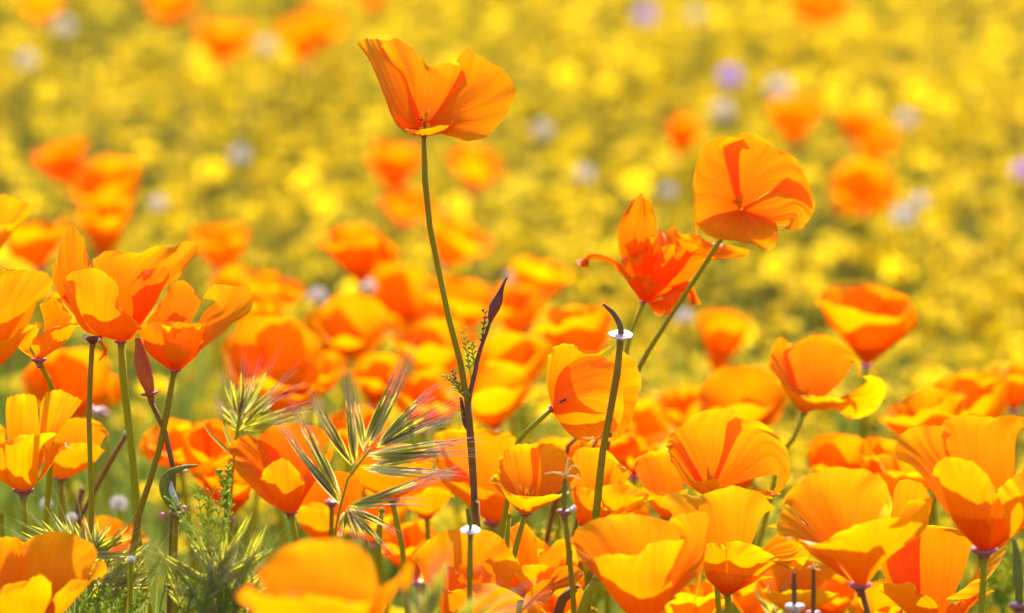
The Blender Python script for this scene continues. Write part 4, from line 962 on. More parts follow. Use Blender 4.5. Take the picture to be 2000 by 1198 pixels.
seed_stalk('thin reddish stalk with a magenta collar and two white dots', 2.14, None, None,
           [(181, 662), (177, 720), (174, 800), (175, 870), (178, 950), (179, 1010), (178, 1080)], 5.2, THICK, 'bud', 'stem_mixed', 4,
           dots=[(166, 658, 6, 5.5), (194, 664, 6, 4.5)])
seed_stalk('short dark seed stalk standing on a lilac-pink disc', 2.05,
           [(1552, 1184), (1551, 1160), (1551, 1135), (1551, 1118)], [5, 5.2, 5, 3.4], [(1552, 1186), (1552, 1230)], 7.0, THICK, 'receptacle_pale', 'stem_green', 5, pod_mat='pod')
seed_stalk('slim dark seed stalk with a small pale crown of threads', 2.07,
           [(1588, 1196), (1589, 1160), (1589, 1130), (1589, 1112)], [4.6, 4.8, 4.6, 3.4], [(1588, 1198), (1588, 1240)], 5.6, THICK, 'receptacle', 'stem_green', 6, pod_mat='pod',
           stigma=((1589, 1112, 0), [(1576, 1110, 5), (1600, 1106, 5), (1588, 1104, -5), (1604, 1114, 2)]))
seed_stalk('long dark green pod beside the edge poppy, its foot ringed in violet', 2.02,
           [(1990, 1180), (1990, 1140), (1986, 1090), (1979, 1052)], [9, 11, 10, 4], [(1990, 1184), (1992, 1240)], 7.0, THICK, 'receptacle', 'stem_green', 7, pod_mat='pod_green',
           dots=[(1980, 1178, 14, 5)])
seed_stalk('small pinkish collar left on a stem behind the brome grass', 2.32, None, None,
           [(648, 982), (648, 1020), (646, 1070)], 5, THICK, 'receptacle', 'stem_mixed', 8, dots=[(643, 979, 8, 5)])
seed_stalk('lilac collar on a thin stem behind the two-dot stalk', 2.5, None, None,
           [(186, 802), (186, 850), (184, 920)], 5, THICK, 'receptacle_pale', 'stem_green', 9, dots=[(180, 800, 10, 8), (200, 802, 8, 7)])
# curved split pod
t = seed_stalk('curved hooked seed pod, pale inside, on a pink-lobed collar', 2.12,
           [(348, 1002), (336, 982), (324, 962), (322, 942), (330, 926), (350, 916), (370, 911), (387, 910)], [8, 11, 12, 11, 8.5, 6, 4.0, 1.6],
           [(346, 1003), (342, 1040), (340, 1100), (342, 1180)], 6, THICK, 'receptacle', 'stem_mixed', 10, dots=[(318, 1008, 6, 7), (360, 994, 8, 7)], dot_mat='lobe_pink', pod_mat='pod_green')
part_tube(t, 'pod_lining', [(349, 992, 8), (341, 972, 10), (335, 955, 10), (335, 940, 8)], 2.12, [2, 6, 6, 2], 'pod_pale', 8, 12)

# red cone bud
P = stem_points([(292, 778), (302, 790), (318, 830), (330, 870), (338, 910), (340, 960), (336, 1040)], 2.13)
t = root('poppy_bud', Vector((P[-1].x, P[-1].y, 0)), 'red-brown cone bud with a flared collar on a dark thin stem', 'flower bud')
make_stem(t, P, 5.0 * 2.13 / FPX, 'stem_brown')
part_tube(t, 'calyx', [(296, 788), (294, 772), (290, 755), (284, 735), (277, 708), (271, 672), (268, 660)], 2.13, [5, 9, 14, 16, 15, 10, 5], 'bud_red', 14, 24)
mb = MB(); lathe(mb, at(294, 769, 2.13), (RT * -.2 + UP + FW * -.15), [(10 * 2.13 / FPX, -.0008), (18 * 2.13 / FPX, 0.0), (17 * 2.13 / FPX, .0006), (9 * 2.13 / FPX, .0006)], 18, .08, random.Random(3))
link('collar', mb.mesh('collar', 'bud_red', t.location), t)

# plain leaning stalks among the poppies
def plain_stalk(label, D, pts, r_px, mat, top=None):
    P = stem_points(pts, D)
    t = root('flower_stalk', Vector((P[-1].x, P[-1].y, 0)), label, 'stalk', 'bare flower stalks')
    make_stem(t, P, r_px * D / FPX, mat)
    part_tube(t, 'stalk_tip', [(pts[0][0], pts[0][1] + 2), (pts[0][0], pts[0][1] - 3), (pts[0][0] + 1, pts[0][1] - 8)], D, [r_px, r_px * 1.15, r_px * .5], top or mat, 8, 6)
    return t
plain_stalk('greyish slanted stalk with a pale torn tip behind the cluster stems', 2.32, [(246, 850), (214, 905), (184, 960), (158, 1010), (140, 1070)], 5, 'stem_brown', 'pod_pale')
plain_stalk('thick dark slanted stalk beside the star-tipped seed stalk', 2.1, [(1166, 1132), (1150, 1175), (1130, 1215)], 9, 'stem_green')
plain_stalk('thick brown stalk leaning under the curled red petal', 2.16, [(1122, 1148), (1100, 1185), (1084, 1220)], 10, 'stem_brown')
plain_stalk('green upright stalk behind the stamen-showing bowl', 2.22, [(994, 1010), (991, 1060), (990, 1120)], 4.5, 'stem_green')
plain_stalk('brown stalk behind the nodding poppy', 2.38, [(1132, 850), (1114, 880), (1096, 930)], 5, 'stem_brown')
plain_stalk('tan stalk slanting behind the smooth gold poppy', 2.38, [(1172, 850), (1158, 880), (1146, 930)], 4, 'stem_brown')
plain_stalk('dark green stalk under the dark orange cup', 2.27, [(746, 1000), (741, 1040), (738, 1100)], 6, 'stem_green')
plain_stalk('brown stalk behind the rounded orange poppy', 2.42, [(160, 960), (148, 1010), (140, 1060)], 7, 'stem_brown')
plain_stalk('dark stalk rising at the frame edge below the golden-yellow poppy', 2.2, [(2, 1010), (6, 1060), (8, 1100)], 5, 'stem_green')

# ------------------------------------------------------------------ brome grass
def spikelet_mesh(base, tip, awn, rng, D, n=6, w_px=7.5, every=1, fine=1.0):
    """lemmas overlapping in two ranks along a short axis, each drawn out into a hair-thin awn"""
    k = D / FPX
    A = Vector(base); B = Vector(tip)
    ax = (B - A); L = ax.length; ax.normalize()
    side = ax.cross(FW)
    if side.length < 1e-4: side = RT.copy()
    side.normalize()
    nrm = side.cross(ax).normalized()
    lem, aw = MB(), MB()
    out_dir = Vector(awn) - B
    awl = max(out_dir.length, L * .25)
    od = out_dir.normalized()
    for i in range(n):
        f = i / max(1, n - 1)
        s = -1 if i % 2 else 1
        p0 = A + ax * L * (0.0 + 0.36 * f) + side * s * w_px * k * .14
        p3 = A + ax * L * (0.62 + 0.38 * f) + side * s * w_px * k * (.62 - .35 * f) * rng.uniform(.6, 1.2) + nrm * rng.uniform(-2, 2) * k
        dirv = (p3 - p0); ll = dirv.length; dirv.normalize()
        sd = dirv.cross(nrm).normalized()
        w = w_px * k * .36
        vs_, uv = [], []
        prof = [(0, .25), (.15, .75), (.4, 1.0), (.65, .8), (.85, .42), (1, .08)]
        for (v, ww) in prof:
            c = p0 + dirv * ll * v + sd * s * w * .5 * math.sin(v * 3.14)
            for (u, hgt) in ((-1, -.35), (-.45, .25), (0, .5), (.45, .25), (1, -.35)):
                vs_.append(c + sd * u * w * ww + nrm * hgt * w * ww * (1 if i % 3 else -1))
                uv.append((.5 + u * .5, v))
        fs = [(a * 5 + b, a * 5 + b + 1, (a + 1) * 5 + b + 1, (a + 1) * 5 + b) for a in range(5) for b in range(4)]
        lem.add(vs_, fs, uv)
        if i % every:
            continue
        l2 = awl * rng.uniform(.65, 1.05)
        ad = (od * .75 + dirv * .4 + side * s * .05 * rng.random() + nrm * rng.uniform(-.08, .08)).normalized()
        tube(aw, [p3 - dirv * ll * .05, p3 + (dirv + ad).normalized() * l2 * .33, p3 + ad * l2 * .7, p3 + ad * l2 + side * s * l2 * .02],
             [1.0 * k * fine, .75 * k * fine, .55 * k * fine, .25 * k * fine], 4, False)
    return lem, aw

def brome(label, D, axes, spikes, seed, r_px=3.2, awn_mat='awn', n=6, w_px=7.5, tint=(1, 1, 1), leaves=(), every=1, fine=1.0, mats=(0, 0, 0, 1, 1, 2)):
    """axes: first polyline carries on to the ground; spikes: (bx,by,tx,ty,ax,ay[,dd])"""
    rng = random.Random(seed)
    P = stem_points(axes[0][::-1] if axes[0][0][1] > axes[0][-1][1] else axes[0], D)
    t = root('brome_grass', Vector((P[-1].x, P[-1].y, 0)), label, 'grass', 'bristly brome grasses')
    t['kind'] = 'thing'
    make_stem(t, P, r_px * D / FPX * .8, 'stem_green', 'culm', 1.1, 6)
    for a in axes[1:]:
        part_tube(t, 'spike_axis', a, D, [r_px, r_px * .6], 'leaf', 6, 12)
    for sp in spikes:
        bx, by, tx, ty, ax, ay = sp[:6]
        dd = sp[6] if len(sp) > 6 else rng.uniform(-14, 14)
        lem, aw = spikelet_mesh(at(bx, by, D), at(tx, ty, D, dd), at(ax, ay, D, dd * 1.8), rng, D, n, w_px, every, fine)
        me = lem.mesh('spikelet', 'lemma', t.location)
        me.materials.append(M['lemma_pale']); me.materials.append(M['lemma_purple'])
        pick = [rng.choice(mats) for _ in range(n)]
        me.polygons.foreach_set('material_index', [pick[i // 20] for i in range(len(me.polygons))])
        o = link('spikelet', me, t)
        v = rng.uniform(.85, 1.12)
        tt = sp[7] if len(sp) > 7 else tint
        o.color = (tt[0] * v, tt[1] * v, tt[2] * v, 1)
        link('awns', aw.mesh('awns', awn_mat, t.location), o)
    for (pts, w) in leaves:
        Q = spline_len([tuple(p) for p in px_list(pts, D)], 12)
        mb = MB(); k = D / FPX
        vs_, uv = [], []
        for i, p in enumerate(Q):
            f = i / 11
            ww = w * k * (1 - f ** 2) * (.5 + .5 * min(1, f * 4)) + .2 * k
            vs_ += [Vector(p) - RT * ww * .8 + FW * ww * .3, Vector(p) - FW * ww * .5, Vector(p) + RT * ww * .8 + FW * ww * .3]
            uv += [(0, f), (.5, f), (1, f)]
        mb.add(vs_, [(a * 3 + b, a * 3 + b + 1, a * 3 + b + 4, a * 3 + b + 3) for a in range(11) for b in range(2)], uv)
        link('blade', mb.mesh('blade', 'blade', t.location), t)
    return t

def tuft_leaves(x, y, n, seed):
    g = random.Random(seed); out_ = []
    for _ in range(n):
        bx = x + g.uniform(-90, 90); tx = bx + g.uniform(-80, 80); ty = y - g.uniform(70, 170); d0 = g.uniform(-30, 30)
        out_.append(([(bx, y + 30, d0), (bx + (tx - bx) * .25, (y + ty) / 2, d0), (tx, ty, d0 + g.uniform(-40, 40))], g.uniform(2.2, 4.2)))
    return out_

DARK = (.55, .55, .85)
PALE = (1.5, 1.35, 1.5)
brome('spreading brome grass head with long pink awns before the tall poppy stem', 2.12,
      [[(722, 878), (706, 892), (690, 912), (674, 950), (664, 988), (657, 1030), (652, 1080)]],
      [(664, 984, 556, 846, 522, 780), (666, 982, 584, 822, 556, 750), (662, 978, 572, 866, 536, 806), (668, 976, 600, 832, 575, 766),
       (688, 908, 614, 800, 606, 745), (686, 905, 622, 790, 602, 740), (692, 907, 678, 770, 671, 688), (696, 905, 684, 790, 676, 720),
       (712, 882, 694, 780, 690, 710), (711, 870, 764, 748, 806, 672), (716, 868, 756, 770, 800, 690), (726, 868, 778, 755, 826, 640), (722, 872, 770, 775, 818, 668),
       (740, 866, 818, 780, 884, 742), (738, 870, 810, 800, 868, 758), (739, 872, 836, 808, 916, 772), (743, 872, 852, 828, 918, 804), (736, 876, 826, 832, 900, 812),
       (718, 888, 874, 864, 962, 858), (716, 892, 876, 886, 970, 882), (722, 911, 830, 894, 900, 868), (728, 898, 846, 874, 930, 858),
       (706, 914, 854, 922, 925, 930), (712, 918, 836, 930, 905, 934, 6, PALE), (690, 990, 832, 934, 930, 906), (684, 988, 800, 950, 900, 918, 0, PALE), (680, 990, 772, 980, 862, 982),
       (676, 992, 694, 1046, 702, 1078, 4, PALE), (680, 994, 712, 1050, 724, 1082, 8, PALE), (684, 994, 760, 1028, 790, 1052, 6, DARK), (684, 998, 750, 1066, 772, 1094, 10, DARK), (674, 998, 668, 1040, 664, 1066)],
      11, 3.4, 'awn', 7, 9.0)
brome('small green brome tuft in front of the two-toned poppy', 2.27,
      [[(470, 800), (463, 840), (458, 890), (452, 960)]],
      [(466, 832, 432, 790, 405, 760), (464, 826, 440, 752, 420, 700), (466, 815, 452, 740, 446, 672), (468, 812, 474, 726, 480, 660), (470, 812, 500, 732, 520, 668),
       (472, 815, 524, 726, 552, 660), (474, 822, 548, 748, 590, 704), (474, 826, 546, 774, 600, 752), (478, 834, 562, 800, 640, 780), (480, 840, 586, 806, 650, 790), (476, 842, 560, 826, 610, 812),
       (466, 830, 484, 744, 498, 690), (462, 840, 436, 806, 410, 790), (468, 842, 520, 790, 560, 752)],
      12, 4.5, 'awn', 5, 8, (.8, .95, .7), leaves=[([(452, 890), (436, 872), (412, 848), (392, 820)], 7), ([(456, 880), (440, 840), (434, 812)], 6)])
G3 = [(17, 1034), (64, 1006), (92, 992), (123, 995), (157, 992), (190, 1004), (224, 1012), (260, 1018), (274, 1040), (269, 1065), (262, 1084), (40, 1020), (140, 1010), (205, 1030), (240, 1040), (110, 1012)]
rng = random.Random(5)
brome('bristly yellow-green brome tuft behind the corner poppy', 2.125, [[(170, 1090), (172, 1140), (174, 1200)]],
      [(168 + rng.uniform(-14, 20), 1098 + rng.uniform(-20, 34), x * .86 + 24, y * .86 + 152, 168 + (x - 168) * 1.35, 1098 + (y - 1098) * 1.5) for x, y in G3] +
      [(200 + rng.uniform(-20, 20), 1150 + rng.uniform(-20, 30), 200 + rng.uniform(10, 90), 1100 + rng.uniform(-40, 60), 200 + rng.uniform(90, 150), 1060 + rng.uniform(-60, 60)) for _ in range(26)],
      13, 2.5, 'awn_pale', 6, 9.5, (1.05, 1.1, .9), leaves=tuft_leaves(220, 1230, 34, 21), every=2, fine=.75, mats=(0, 0, 1))
G4 = [(361, 1032), (386, 1034), (414, 1057), (454, 1068), (476, 1012), (493, 984), (512, 1068), (308, 1068), (325, 1082), (378, 1142), (532, 1057), (440, 1030), (340, 1110), (470, 1090), (500, 1030), (420, 1090), (396, 1080), (520, 1010), (460, 1130), (410, 1140)]
brome('tall loose brome clump with purplish awns beside the curved pod', 2.085, [[(437, 1130), (437, 1170), (438, 1230)]],
      [(437 + rng.uniform(-34, 34), 1176 + rng.uniform(-46, 26), x, y + 12, x + (x - 437) * .45, y - 70 - rng.random() * 40) for x, y in G4] +
      [(437 + rng.uniform(-90, 70), 1210 + rng.uniform(-20, 20), 437 + rng.uniform(-130, 110), 1130 + rng.uniform(-30, 30), 437 + rng.uniform(-170, 150), 1060 + rng.uniform(-60, 40)) for _ in range(22)],
      14, 2.5, 'awn_pale', 6, 10, (.95, 1.05, .9), leaves=[([(440, 1220), (420, 1120), (380, 1040), (352, 1000)], 8), ([(430, 1230), (370, 1150), (330, 1095), (296, 1060)], 8), ([(446, 1220), (490, 1130), (520, 1070)], 7)] + tuft_leaves(420, 1240, 60, 22), every=3, fine=.7, mats=(0, 0, 1))
brome('blurred brome spikelets poking up close before the crinkled poppy', 1.86, [[(836, 1200), (834, 1260), (832, 1320)]],
      [(838, 1214, 872, 1090, 884, 1040), (836, 1214, 852, 1110, 858, 1050), (832, 1214, 842, 1130, 846, 1080), (830, 1216, 818, 1150, 812, 1090), (828, 1220, 800, 1180, 786, 1140), (842, 1220, 866, 1130, 880, 1070)],
      15, 4, 'awn', 6, 9, (.75, .85, .65))
brome('blurred brome spikelets slanting low across the crinkled poppy', 1.88, [[(880, 1230), (870, 1280), (866, 1330)]],
      [(884, 1226, 952, 1156, 990, 1128), (892, 1228, 996, 1160, 1060, 1128), (900, 1230, 1004, 1186, 1090, 1160), (880, 1226, 930, 1160, 960, 1120)],
      16, 4, 'awn', 6, 9, (.9, .95, .9))
brome('faint brome tuft between the low poppies at the clump foot', 2.3, [[(1510, 1190), (1512, 1230), (1514, 1280)]],
      [(1506, 1200, 1480, 1160, 1460, 1130), (1512, 1196, 1530, 1150, 1560, 1120), (1516, 1200, 1570, 1166, 1640, 1150), (1510, 1196, 1500, 1140, 1496, 1110), (1514, 1204, 1560, 1185, 1620, 1180)],
      17, 3, 'awn_pale', 5, 7, (.8, 1.0, .7))

# feathery-leaved plants
def leafy_plant(label, D, base, sprigs, seed, mat='leaf', lobe=16, r=2.4):
    rng = random.Random(seed)
    g = at(base[0], base[1], D)
    t = root('feathery_plant', Vector((g.x, g.y, 0)), label, 'plant', 'feathery-leaved plants')
    make_stem(t, [g, Vector((g.x, g.y, g.z * .5)), Vector((g.x, g.y, -.01))], .0005, 'leaf')
    for s in sprigs:
        sprig(t, [base] + list(s), D, 7, lobe, mat, rng, r)
    return t
leafy_plant('fresh green feathery plant beside the hooked pod', 2.1, (410, 1120),
            [[(380, 1060), (352, 1010), (336, 980)], [(400, 1050), (392, 1000), (386, 960)], [(420, 1050), (430, 990), (440, 950)], [(430, 1060), (446, 1010), (452, 976)], [(390, 1070), (370, 1030), (362, 1004)], [(405, 1060), (410, 1010), (412, 968)]], 1, lobe=17, r=2.0)
leafy_plant('small dark sprig before the red-orange winged poppy', 2.18, (442, 1010), [[(440, 970), (444, 940), (446, 915)], [(441, 970), (436, 945), (430, 925)]], 2, lobe=12, r=3)
leafy_plant('dark green feathery plant under the bristly brome tuft', 2.1, (180, 1240),
            [[(172, 1200), (165, 1170), (160, 1150)], [(200, 1200), (210, 1170), (214, 1150)], [(220, 1210), (236, 1180), (240, 1158)], [(190, 1200), (188, 1180), (190, 1164)], [(240, 1220), (262, 1190), (276, 1166)]], 3, lobe=14, r=2.6)
leafy_plant('feathery leaves low between the stems behind the pale disc', 2.4, (1040, 1120), [[(1046, 1080), (1052, 1050), (1054, 1030)], [(1050, 1080), (1066, 1050), (1078, 1036)], [(1036, 1085), (1032, 1060), (1028, 1040)]], 4, lobe=14, r=2.4)
leafy_plant('blurred green leaves behind the edge poppy stem', 2.5, (1960, 1200), [[(1950, 1150), (1944, 1110)], [(1966, 1140), (1972, 1090)], [(1976, 1150), (1990, 1110)], [(1940, 1150), (1930, 1120)]], 5, lobe=18, r=3)

# ------------------------------------------------------------------ ants
def ant(label, D, x, y, dd, heading, scale_px):
    c = at(x, y, D, dd)
    k = scale_px * D / FPX
    h = (RT * heading[0] + UP * heading[1] - FW * .2).normalized()
    nr = (-FW * .75 + UP * .6).normalized()
    sd = h.cross(nr).normalized(); nr = sd.cross(h).normalized()
    mb = MB()
    prof = [(-1.05, .04), (-.95, .2), (-.75, .3), (-.5, .26), (-.32, .1), (-.25, .08), (-.15, .14), (.05, .17), (.22, .13), (.3, .08), (.38, .16), (.52, .2), (.66, .15), (.74, .04)]
    tube(mb, [c + h * a * k + nr * .3 * k for a, _ in prof], [r * k for _, r in prof], 8)
    for s in (-1, 1):
        for a, f in ((-.1, -.5), (.05, .05), (.18, .55)):
            p0 = c + h * a * k + nr * .28 * k
            kn = p0 + sd * s * .38 * k + h * f * .3 * k + nr * .32 * k
            ft = kn + sd * s * .4 * k + h * f * .5 * k - nr * .62 * k
            tube(mb, [p0, kn, ft], [.05 * k, .045 * k, .03 * k], 5)
        p0 = c + h * .68 * k + nr * .35 * k
        e = p0 + h * .28 * k + sd * s * .2 * k + nr * .15 * k
        tube(mb, [p0, e, e + h * .35 * k + sd * s * .15 * k - nr * .05 * k], [.035 * k] * 3, 5)
    me = mb.mesh('ant', 'ant', c)
    return tag(link('ant', me, None, c), label, 'ant')
ant('tiny black ant inside the tall lone poppy', 2.17, 826, 238, 18, (-1, .25), 9)
ant('tiny dark ant on the nodding poppy petal', 2.20, 1098, 785, 38, (-.8, -.5), 9)

# ------------------------------------------------------------------ the yellow field
def gold_proto(rng, stem=True):
    """flower head with rays about +Z, 2 cm wide, unit metres"""
    ray, disc, st = MB(), MB(), MB()
    n = 9
    for i in range(n):
        a = 2 * math.pi * (i + rng.uniform(-.15, .15)) / n
        c, s_ = math.cos(a), math.sin(a)
        dr = rng.uniform(-.0015, .001)
        pts = []
        for (r, w, z) in ((.0025, .0012, .0006), (.0065, .0026, .0012 + dr * .5), (.0100, .0016, .0008 + dr)):
            pts += [(r * c - w * s_, r * s_ + w * c, z), (r * c + w * s_, r * s_ - w * c, z)]
        ray.add(pts, [(0, 1, 3, 2), (2, 3, 5, 4)])
    lathe(disc, (0, 0, 0), (0, 0, 1), [(.0012, -.003), (.0028, -.001), (.0034, .0008), (.0026, .0024), (.0009, .003)], 7)
    return ray, disc

def field_noise(x, y):
    return (math.sin(x * 3.1 + 1.3) * math.sin(y * 2.3 + .7) + .6 * math.sin(x * 7.3 + y * 4.1) + .5 * math.sin(x * 1.3 - y * 5.7 + 2) + .4 * math.sin(x * 13 + 4 * math.sin(y * 6))) / 2.5

rng = random.Random(2024)
spots = []
y = 2.75
tries = 0
while len(spots) < 19000 and tries < 80000:
    tries += 1
    y = 2.75 + (rng.random() ** 1.25) * 8.6
    hw = .09 * y + .55
    x = rng.uniform(-hw, hw)
    dens = .70 + .40 * field_noise(x, y) + .2 * (x / (.09 * y))
    if y < 3.7: dens *= max(.08, .25 + .75 * (y - 2.75) / .95 + min(0, x * 1.2))
    if rng.random() > dens: continue
    h = rng.uniform(.10, .19) + .03 * field_noise(x * 2, y * 2)
    spots.append((x, y, h, rng.gauss(0, .35), rng.gauss(.1, .4), rng.random() * 6.28, rng.uniform(.8, 1.25)))

def seen(s):
    px, py, z = project(Vector((s[0], s[1], s[2])))
    return -20 < px < 2020 and -20 < py < 640
spots.sort(key=lambda s: s[1])
near = [s for s in spots if seen(s)][:300]
ns = set(id(s) for s in near)
rest = [s for s in spots if id(s) not in ns]

protos = []
for i in range(4):
    ray, disc = gold_proto(random.Random(i))
    rm = ray.mesh('rays', 'gold'); dm = disc.mesh('disc', 'gold_disc')
    stm = MB()
    b = random.Random(i + 50)
    bx, by = b.uniform(-.02, .02), b.uniform(-.02, .02)
    tube(stm, [(0, 0, -.002), (bx * .4, by * .4, -.05), (bx, by, -.11), (bx, by, -.2)], [.0007] * 4, 4, False)
    protos.append((rm, dm, stm.mesh('stem', 'stem_green'), ray, disc))
for i, s in enumerate(near):
    rm, dm, sm, _, _ = protos[i % 4]
    t = root('goldfield_flower', (s[0], s[1], s[2]), 'small yellow daisy-like goldfield flower in the dense carpet', 'flower', 'yellow goldfield flowers')
    q = (Matrix.Rotation(s[3], 4, 'Y') @ Matrix.Rotation(s[4], 4, 'X') @ Matrix.Rotation(s[5], 4, 'Z')).to_euler()
    a = link('rays', rm, t); a.rotation_euler = q; a.scale = (s[6],) * 3
    b_ = link('disc', dm, t); b_.rotation_euler = q; b_.scale = (s[6],) * 3
    c_ = link('stem', sm, t)

def mass(name, label, cat, proto_k, mat):
    V, F, off = [], [], 0
    base = [(np.array([tuple(p) for p in pr[proto_k].v]), np.array([list(f) + [f[-1]] * (4 - len(f)) for f in pr[proto_k].f if len(f) <= 4])) for pr in protos]
    for i, s in enumerate(rest):
        v, f = base[i % 4]
        Rm = np.array((Matrix.Rotation(s[3], 3, 'Y') @ Matrix.Rotation(s[4], 3, 'X') @ Matrix.Rotation(s[5], 3, 'Z')))
        V.append(v @ Rm.T * s[6] + np.array(s[:3])); F.append(f + off); off += len(v)
    V = np.concatenate(V); F = np.concatenate(F)
    me = bpy.data.meshes.new(name)
    me.vertices.add(len(V)); me.vertices.foreach_set('co', V.ravel())
    me.loops.add(F.size); me.loops.foreach_set('vertex_index', F.ravel().astype(np.int32))
    me.polygons.add(len(F)); me.polygons.foreach_set('loop_start', np.arange(0, F.size, 4, dtype=np.int32))
    me.update(calc_edges=True)
    me.materials.append(M[mat])
    return me
far = root('goldfield_carpet', (0, 4, 0), 'dense blurred carpet of yellow goldfield flowers filling the field', 'flowers')
far['kind'] = 'stuff'
for nm, k, mt in (('rays', 3, 'gold'), ('discs', 4, 'gold_disc')):
    o = link(nm, mass(nm, None, None, k, mt)); o.parent = far; o.location = (0, -4, 0); o['kind'] = 'stuff'

# ------------------------------------------------------------------ low green growth
V, F = [], []
nb = 42000
r_ = np.random.default_rng(8)
yy = 0.9 + (r_.random(nb) ** 1.3) * 10.5
hw = .09 * yy + .6
xx = (r_.random(nb) * 2 - 1) * hw
hh = (.07 + .13 * r_.random(nb)) * np.where(yy < 2.5, 1.0, 1.0)
az = r_.random(nb) * 6.283
ln = r_.normal(0, .05, (nb, 2))
ww = .0010 + .0016 * r_.random(nb)
cx, sx = np.cos(az) * ww, np.sin(az) * ww
z0 = np.full(nb, -.015)
b0 = np.stack([xx - cx, yy - sx, z0], 1); b1 = np.stack([xx + cx, yy + sx, z0], 1)
m0 = np.stack([xx + ln[:, 0] * .4 - cx, yy + ln[:, 1] * .4 - sx, hh * .6], 1); m1 = np.stack([xx + ln[:, 0] * .4 + cx, yy + ln[:, 1] * .4 + sx, hh * .6], 1)
t0 = np.stack([xx + ln[:, 0] - cx * .3, yy + ln[:, 1] - sx * .3, hh], 1); t1 = np.stack([xx + ln[:, 0] + cx * .3, yy + ln[:, 1] + sx * .3, hh], 1)
V = np.stack([b0, b1, m1, m0, t1, t0], 1).reshape(-1, 3)
ix = np.arange(nb)[:, None] * 6
F = np.concatenate([ix + np.array([[0, 1, 2, 3]]), ix + np.array([[3, 2, 4, 5]])], 0)
me = bpy.data.meshes.new('undergrowth')
me.vertices.add(len(V)); me.vertices.foreach_set('co', V.ravel())
me.loops.add(F.size); me.loops.foreach_set('vertex_index', F.ravel().astype(np.int32))
me.polygons.add(len(F)); me.polygons.foreach_set('loop_start', np.arange(0, F.size, 4, dtype=np.int32))
me.update(calc_edges=True)
me.materials.append(M['undergrowth'])
tag(link('undergrowth', me), 'low olive-green stems and blades under the flowers', 'undergrowth', kind='stuff')

nb = 15000
yy = 2.42 + r_.random(nb) * 1.15
xx = r_.uniform(-1, 1, nb) * (.09 * yy + .35)
keep = r_.random(nb) < np.clip(.62 - 1.6 * xx, .12, 1.0)
yy, xx = yy[keep], xx[keep]; nb = len(yy)
hh = .10 + .11 * r_.random(nb)
az = r_.random(nb) * 6.283
ln = r_.normal(0, .04, (nb, 2))
ww = .0008 + .0013 * r_.random(nb)
cx, sx = np.cos(az) * ww, np.sin(az) * ww
z0 = np.full(nb, -.015)
b0 = np.stack([xx - cx, yy - sx, z0], 1); b1 = np.stack([xx + cx, yy + sx, z0], 1)
m0 = np.stack([xx + ln[:, 0] * .35 - cx, yy + ln[:, 1] * .35 - sx, hh * .6], 1); m1 = np.stack([xx + ln[:, 0] * .35 + cx, yy + ln[:, 1] * .35 + sx, hh * .6], 1)
t0 = np.stack([xx + ln[:, 0] - cx * .3, yy + ln[:, 1] - sx * .3, hh], 1); t1 = np.stack([xx + ln[:, 0] + cx * .3, yy + ln[:, 1] + sx * .3, hh], 1)
V = np.stack([b0, b1, m1, m0, t1, t0], 1).reshape(-1, 3)
ix = np.arange(nb)[:, None] * 6
F = np.concatenate([ix + np.array([[0, 1, 2, 3]]), ix + np.array([[3, 2, 4, 5]])], 0)
me = bpy.data.meshes.new('green_grass')
me.vertices.add(len(V)); me.vertices.foreach_set('co', V.ravel())
me.loops.add(F.size); me.loops.foreach_set('vertex_index', F.ravel().astype(np.int32))
me.polygons.add(len(F)); me.polygons.foreach_set('loop_start', np.arange(0, F.size, 4, dtype=np.int32))
me.update(calc_edges=True)
me.materials.append(M['green_grass'])
tag(link('green_grass', me), 'fine green grass growing behind the sharp poppies', 'grass', kind='stuff')

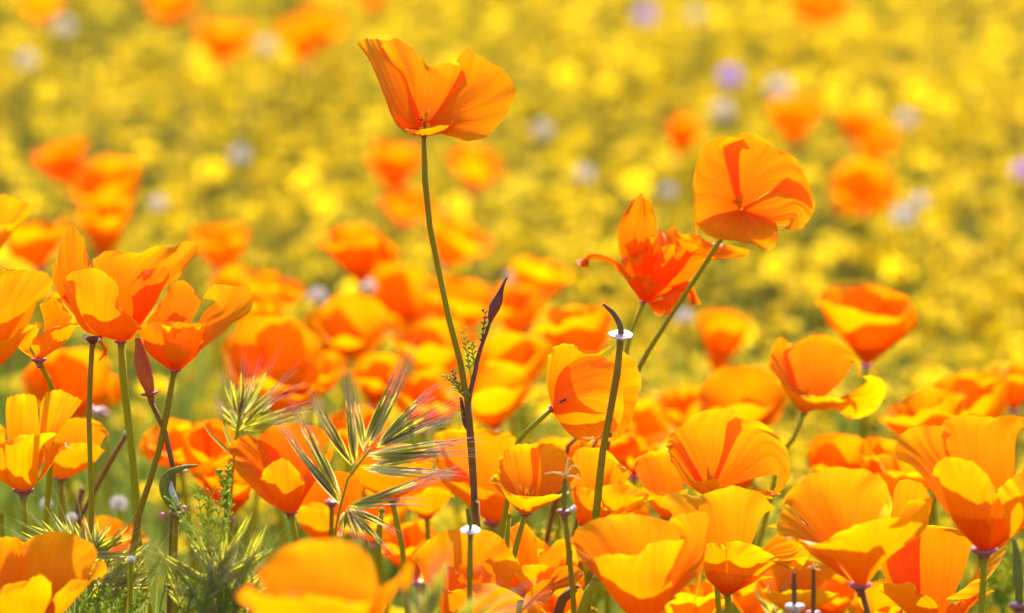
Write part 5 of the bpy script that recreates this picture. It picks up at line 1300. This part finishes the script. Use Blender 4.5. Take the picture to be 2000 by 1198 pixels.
# ------------------------------------------------------------------ lilac and pale flower heads
def globe_flower(x, y, D, size, mat, label, cat, group, seed, name):
    rng = random.Random(seed)
    size *= 0.78
    c = at(x, y, D)
    t = root(name, Vector((c.x, c.y, 0)), label, cat, group)
    mb = MB()
    for i in range(26):
        th = math.acos(1 - 1.5 * (i + .5) / 26); ph = i * 2.39996
        dv = Vector((math.sin(th) * math.cos(ph), math.sin(th) * math.sin(ph), math.cos(th)))
        o = dv.orthogonal().normalized(); b = dv.cross(o)
        p = c + dv * size * .33
        for k in range(5):
            a = k * 1.2566 + rng.random() * .3
            e = (o * math.cos(a) + b * math.sin(a)); f = (-o * math.sin(a) + b * math.cos(a))
            mb.add([p, p + (dv * .12 + e * .13 - f * .06) * size, p + (dv * .17 + e * .2) * size, p + (dv * .12 + e * .13 + f * .06) * size], [(0, 1, 2, 3)])
    link('flower_head', mb.mesh('flower_head', mat, t.location), t)
    st = MB(); k = rng.uniform(-.03, .03)
    tube(st, [c, Vector((c.x + k * .5, c.y, c.z * .5)), Vector((c.x + k, c.y, -.01))], [.0012] * 3, 6)
    link('stem', st.mesh('stem', 'stem_green', t.location), t)
    return t
for i, (x, y, D, sz, lab) in enumerate([(1260, 32, 5.2, .024, 'lilac globe flower alone in the yellow field, far from pale ones'), (1425, 152, 4.7, .024, 'lilac globe flower standing beside two pale flower heads'), (1996, 335, 4.1, .018, 'lilac globe flower cut by the frame edge')]):
    globe_flower(x, y, D, sz, 'lilac', lab, 'flower', 'lilac globe flowers', i + 1, 'lilac_flower')
PALES = [(125, 55, 4.9, .022), (52, 120, 4.6, .02), (520, 92, 4.7, .02), (1522, 175, 4.6, .026), (1412, 218, 4.4, .021), (1770, 235, 4.3, .019), 
         (468, 305, 4.1, .018), (308, 400, 3.6, .014), (1764, 424, 3.7, .020), (1796, 395, 3.8, .016), (1142, 342, 4.0, .017), (1060, 256, 4.3, .018), (1358, 30, 5.2, .018),
         (620, 580, 3.0, .013), (1305, 375, 3.9, .014), (1336, 620, 3.1, .012), (720, 560, 3.0, .010), (1000, 545, 3.2, .011)]
for i, (x, y, D, sz) in enumerate(PALES):
    globe_flower(x, y, D, sz, 'pale', 'pale whitish flower head scattered in the yellow field', 'flower', 'pale flower heads', i + 30, 'pale_flower')
for i, (x, y, D, sz) in enumerate([(256, 1094, 2.1, .0042), (232, 985, 2.5, .010), (140, 1012, 2.4, .006), (90, 985, 2.5, .007)]):
    globe_flower(x, y, D, sz, 'pale', 'small pinkish-white flower bud low among the brome blades', 'flower', 'pinkish-white buds in the grass', i + 80, 'pale_flower')
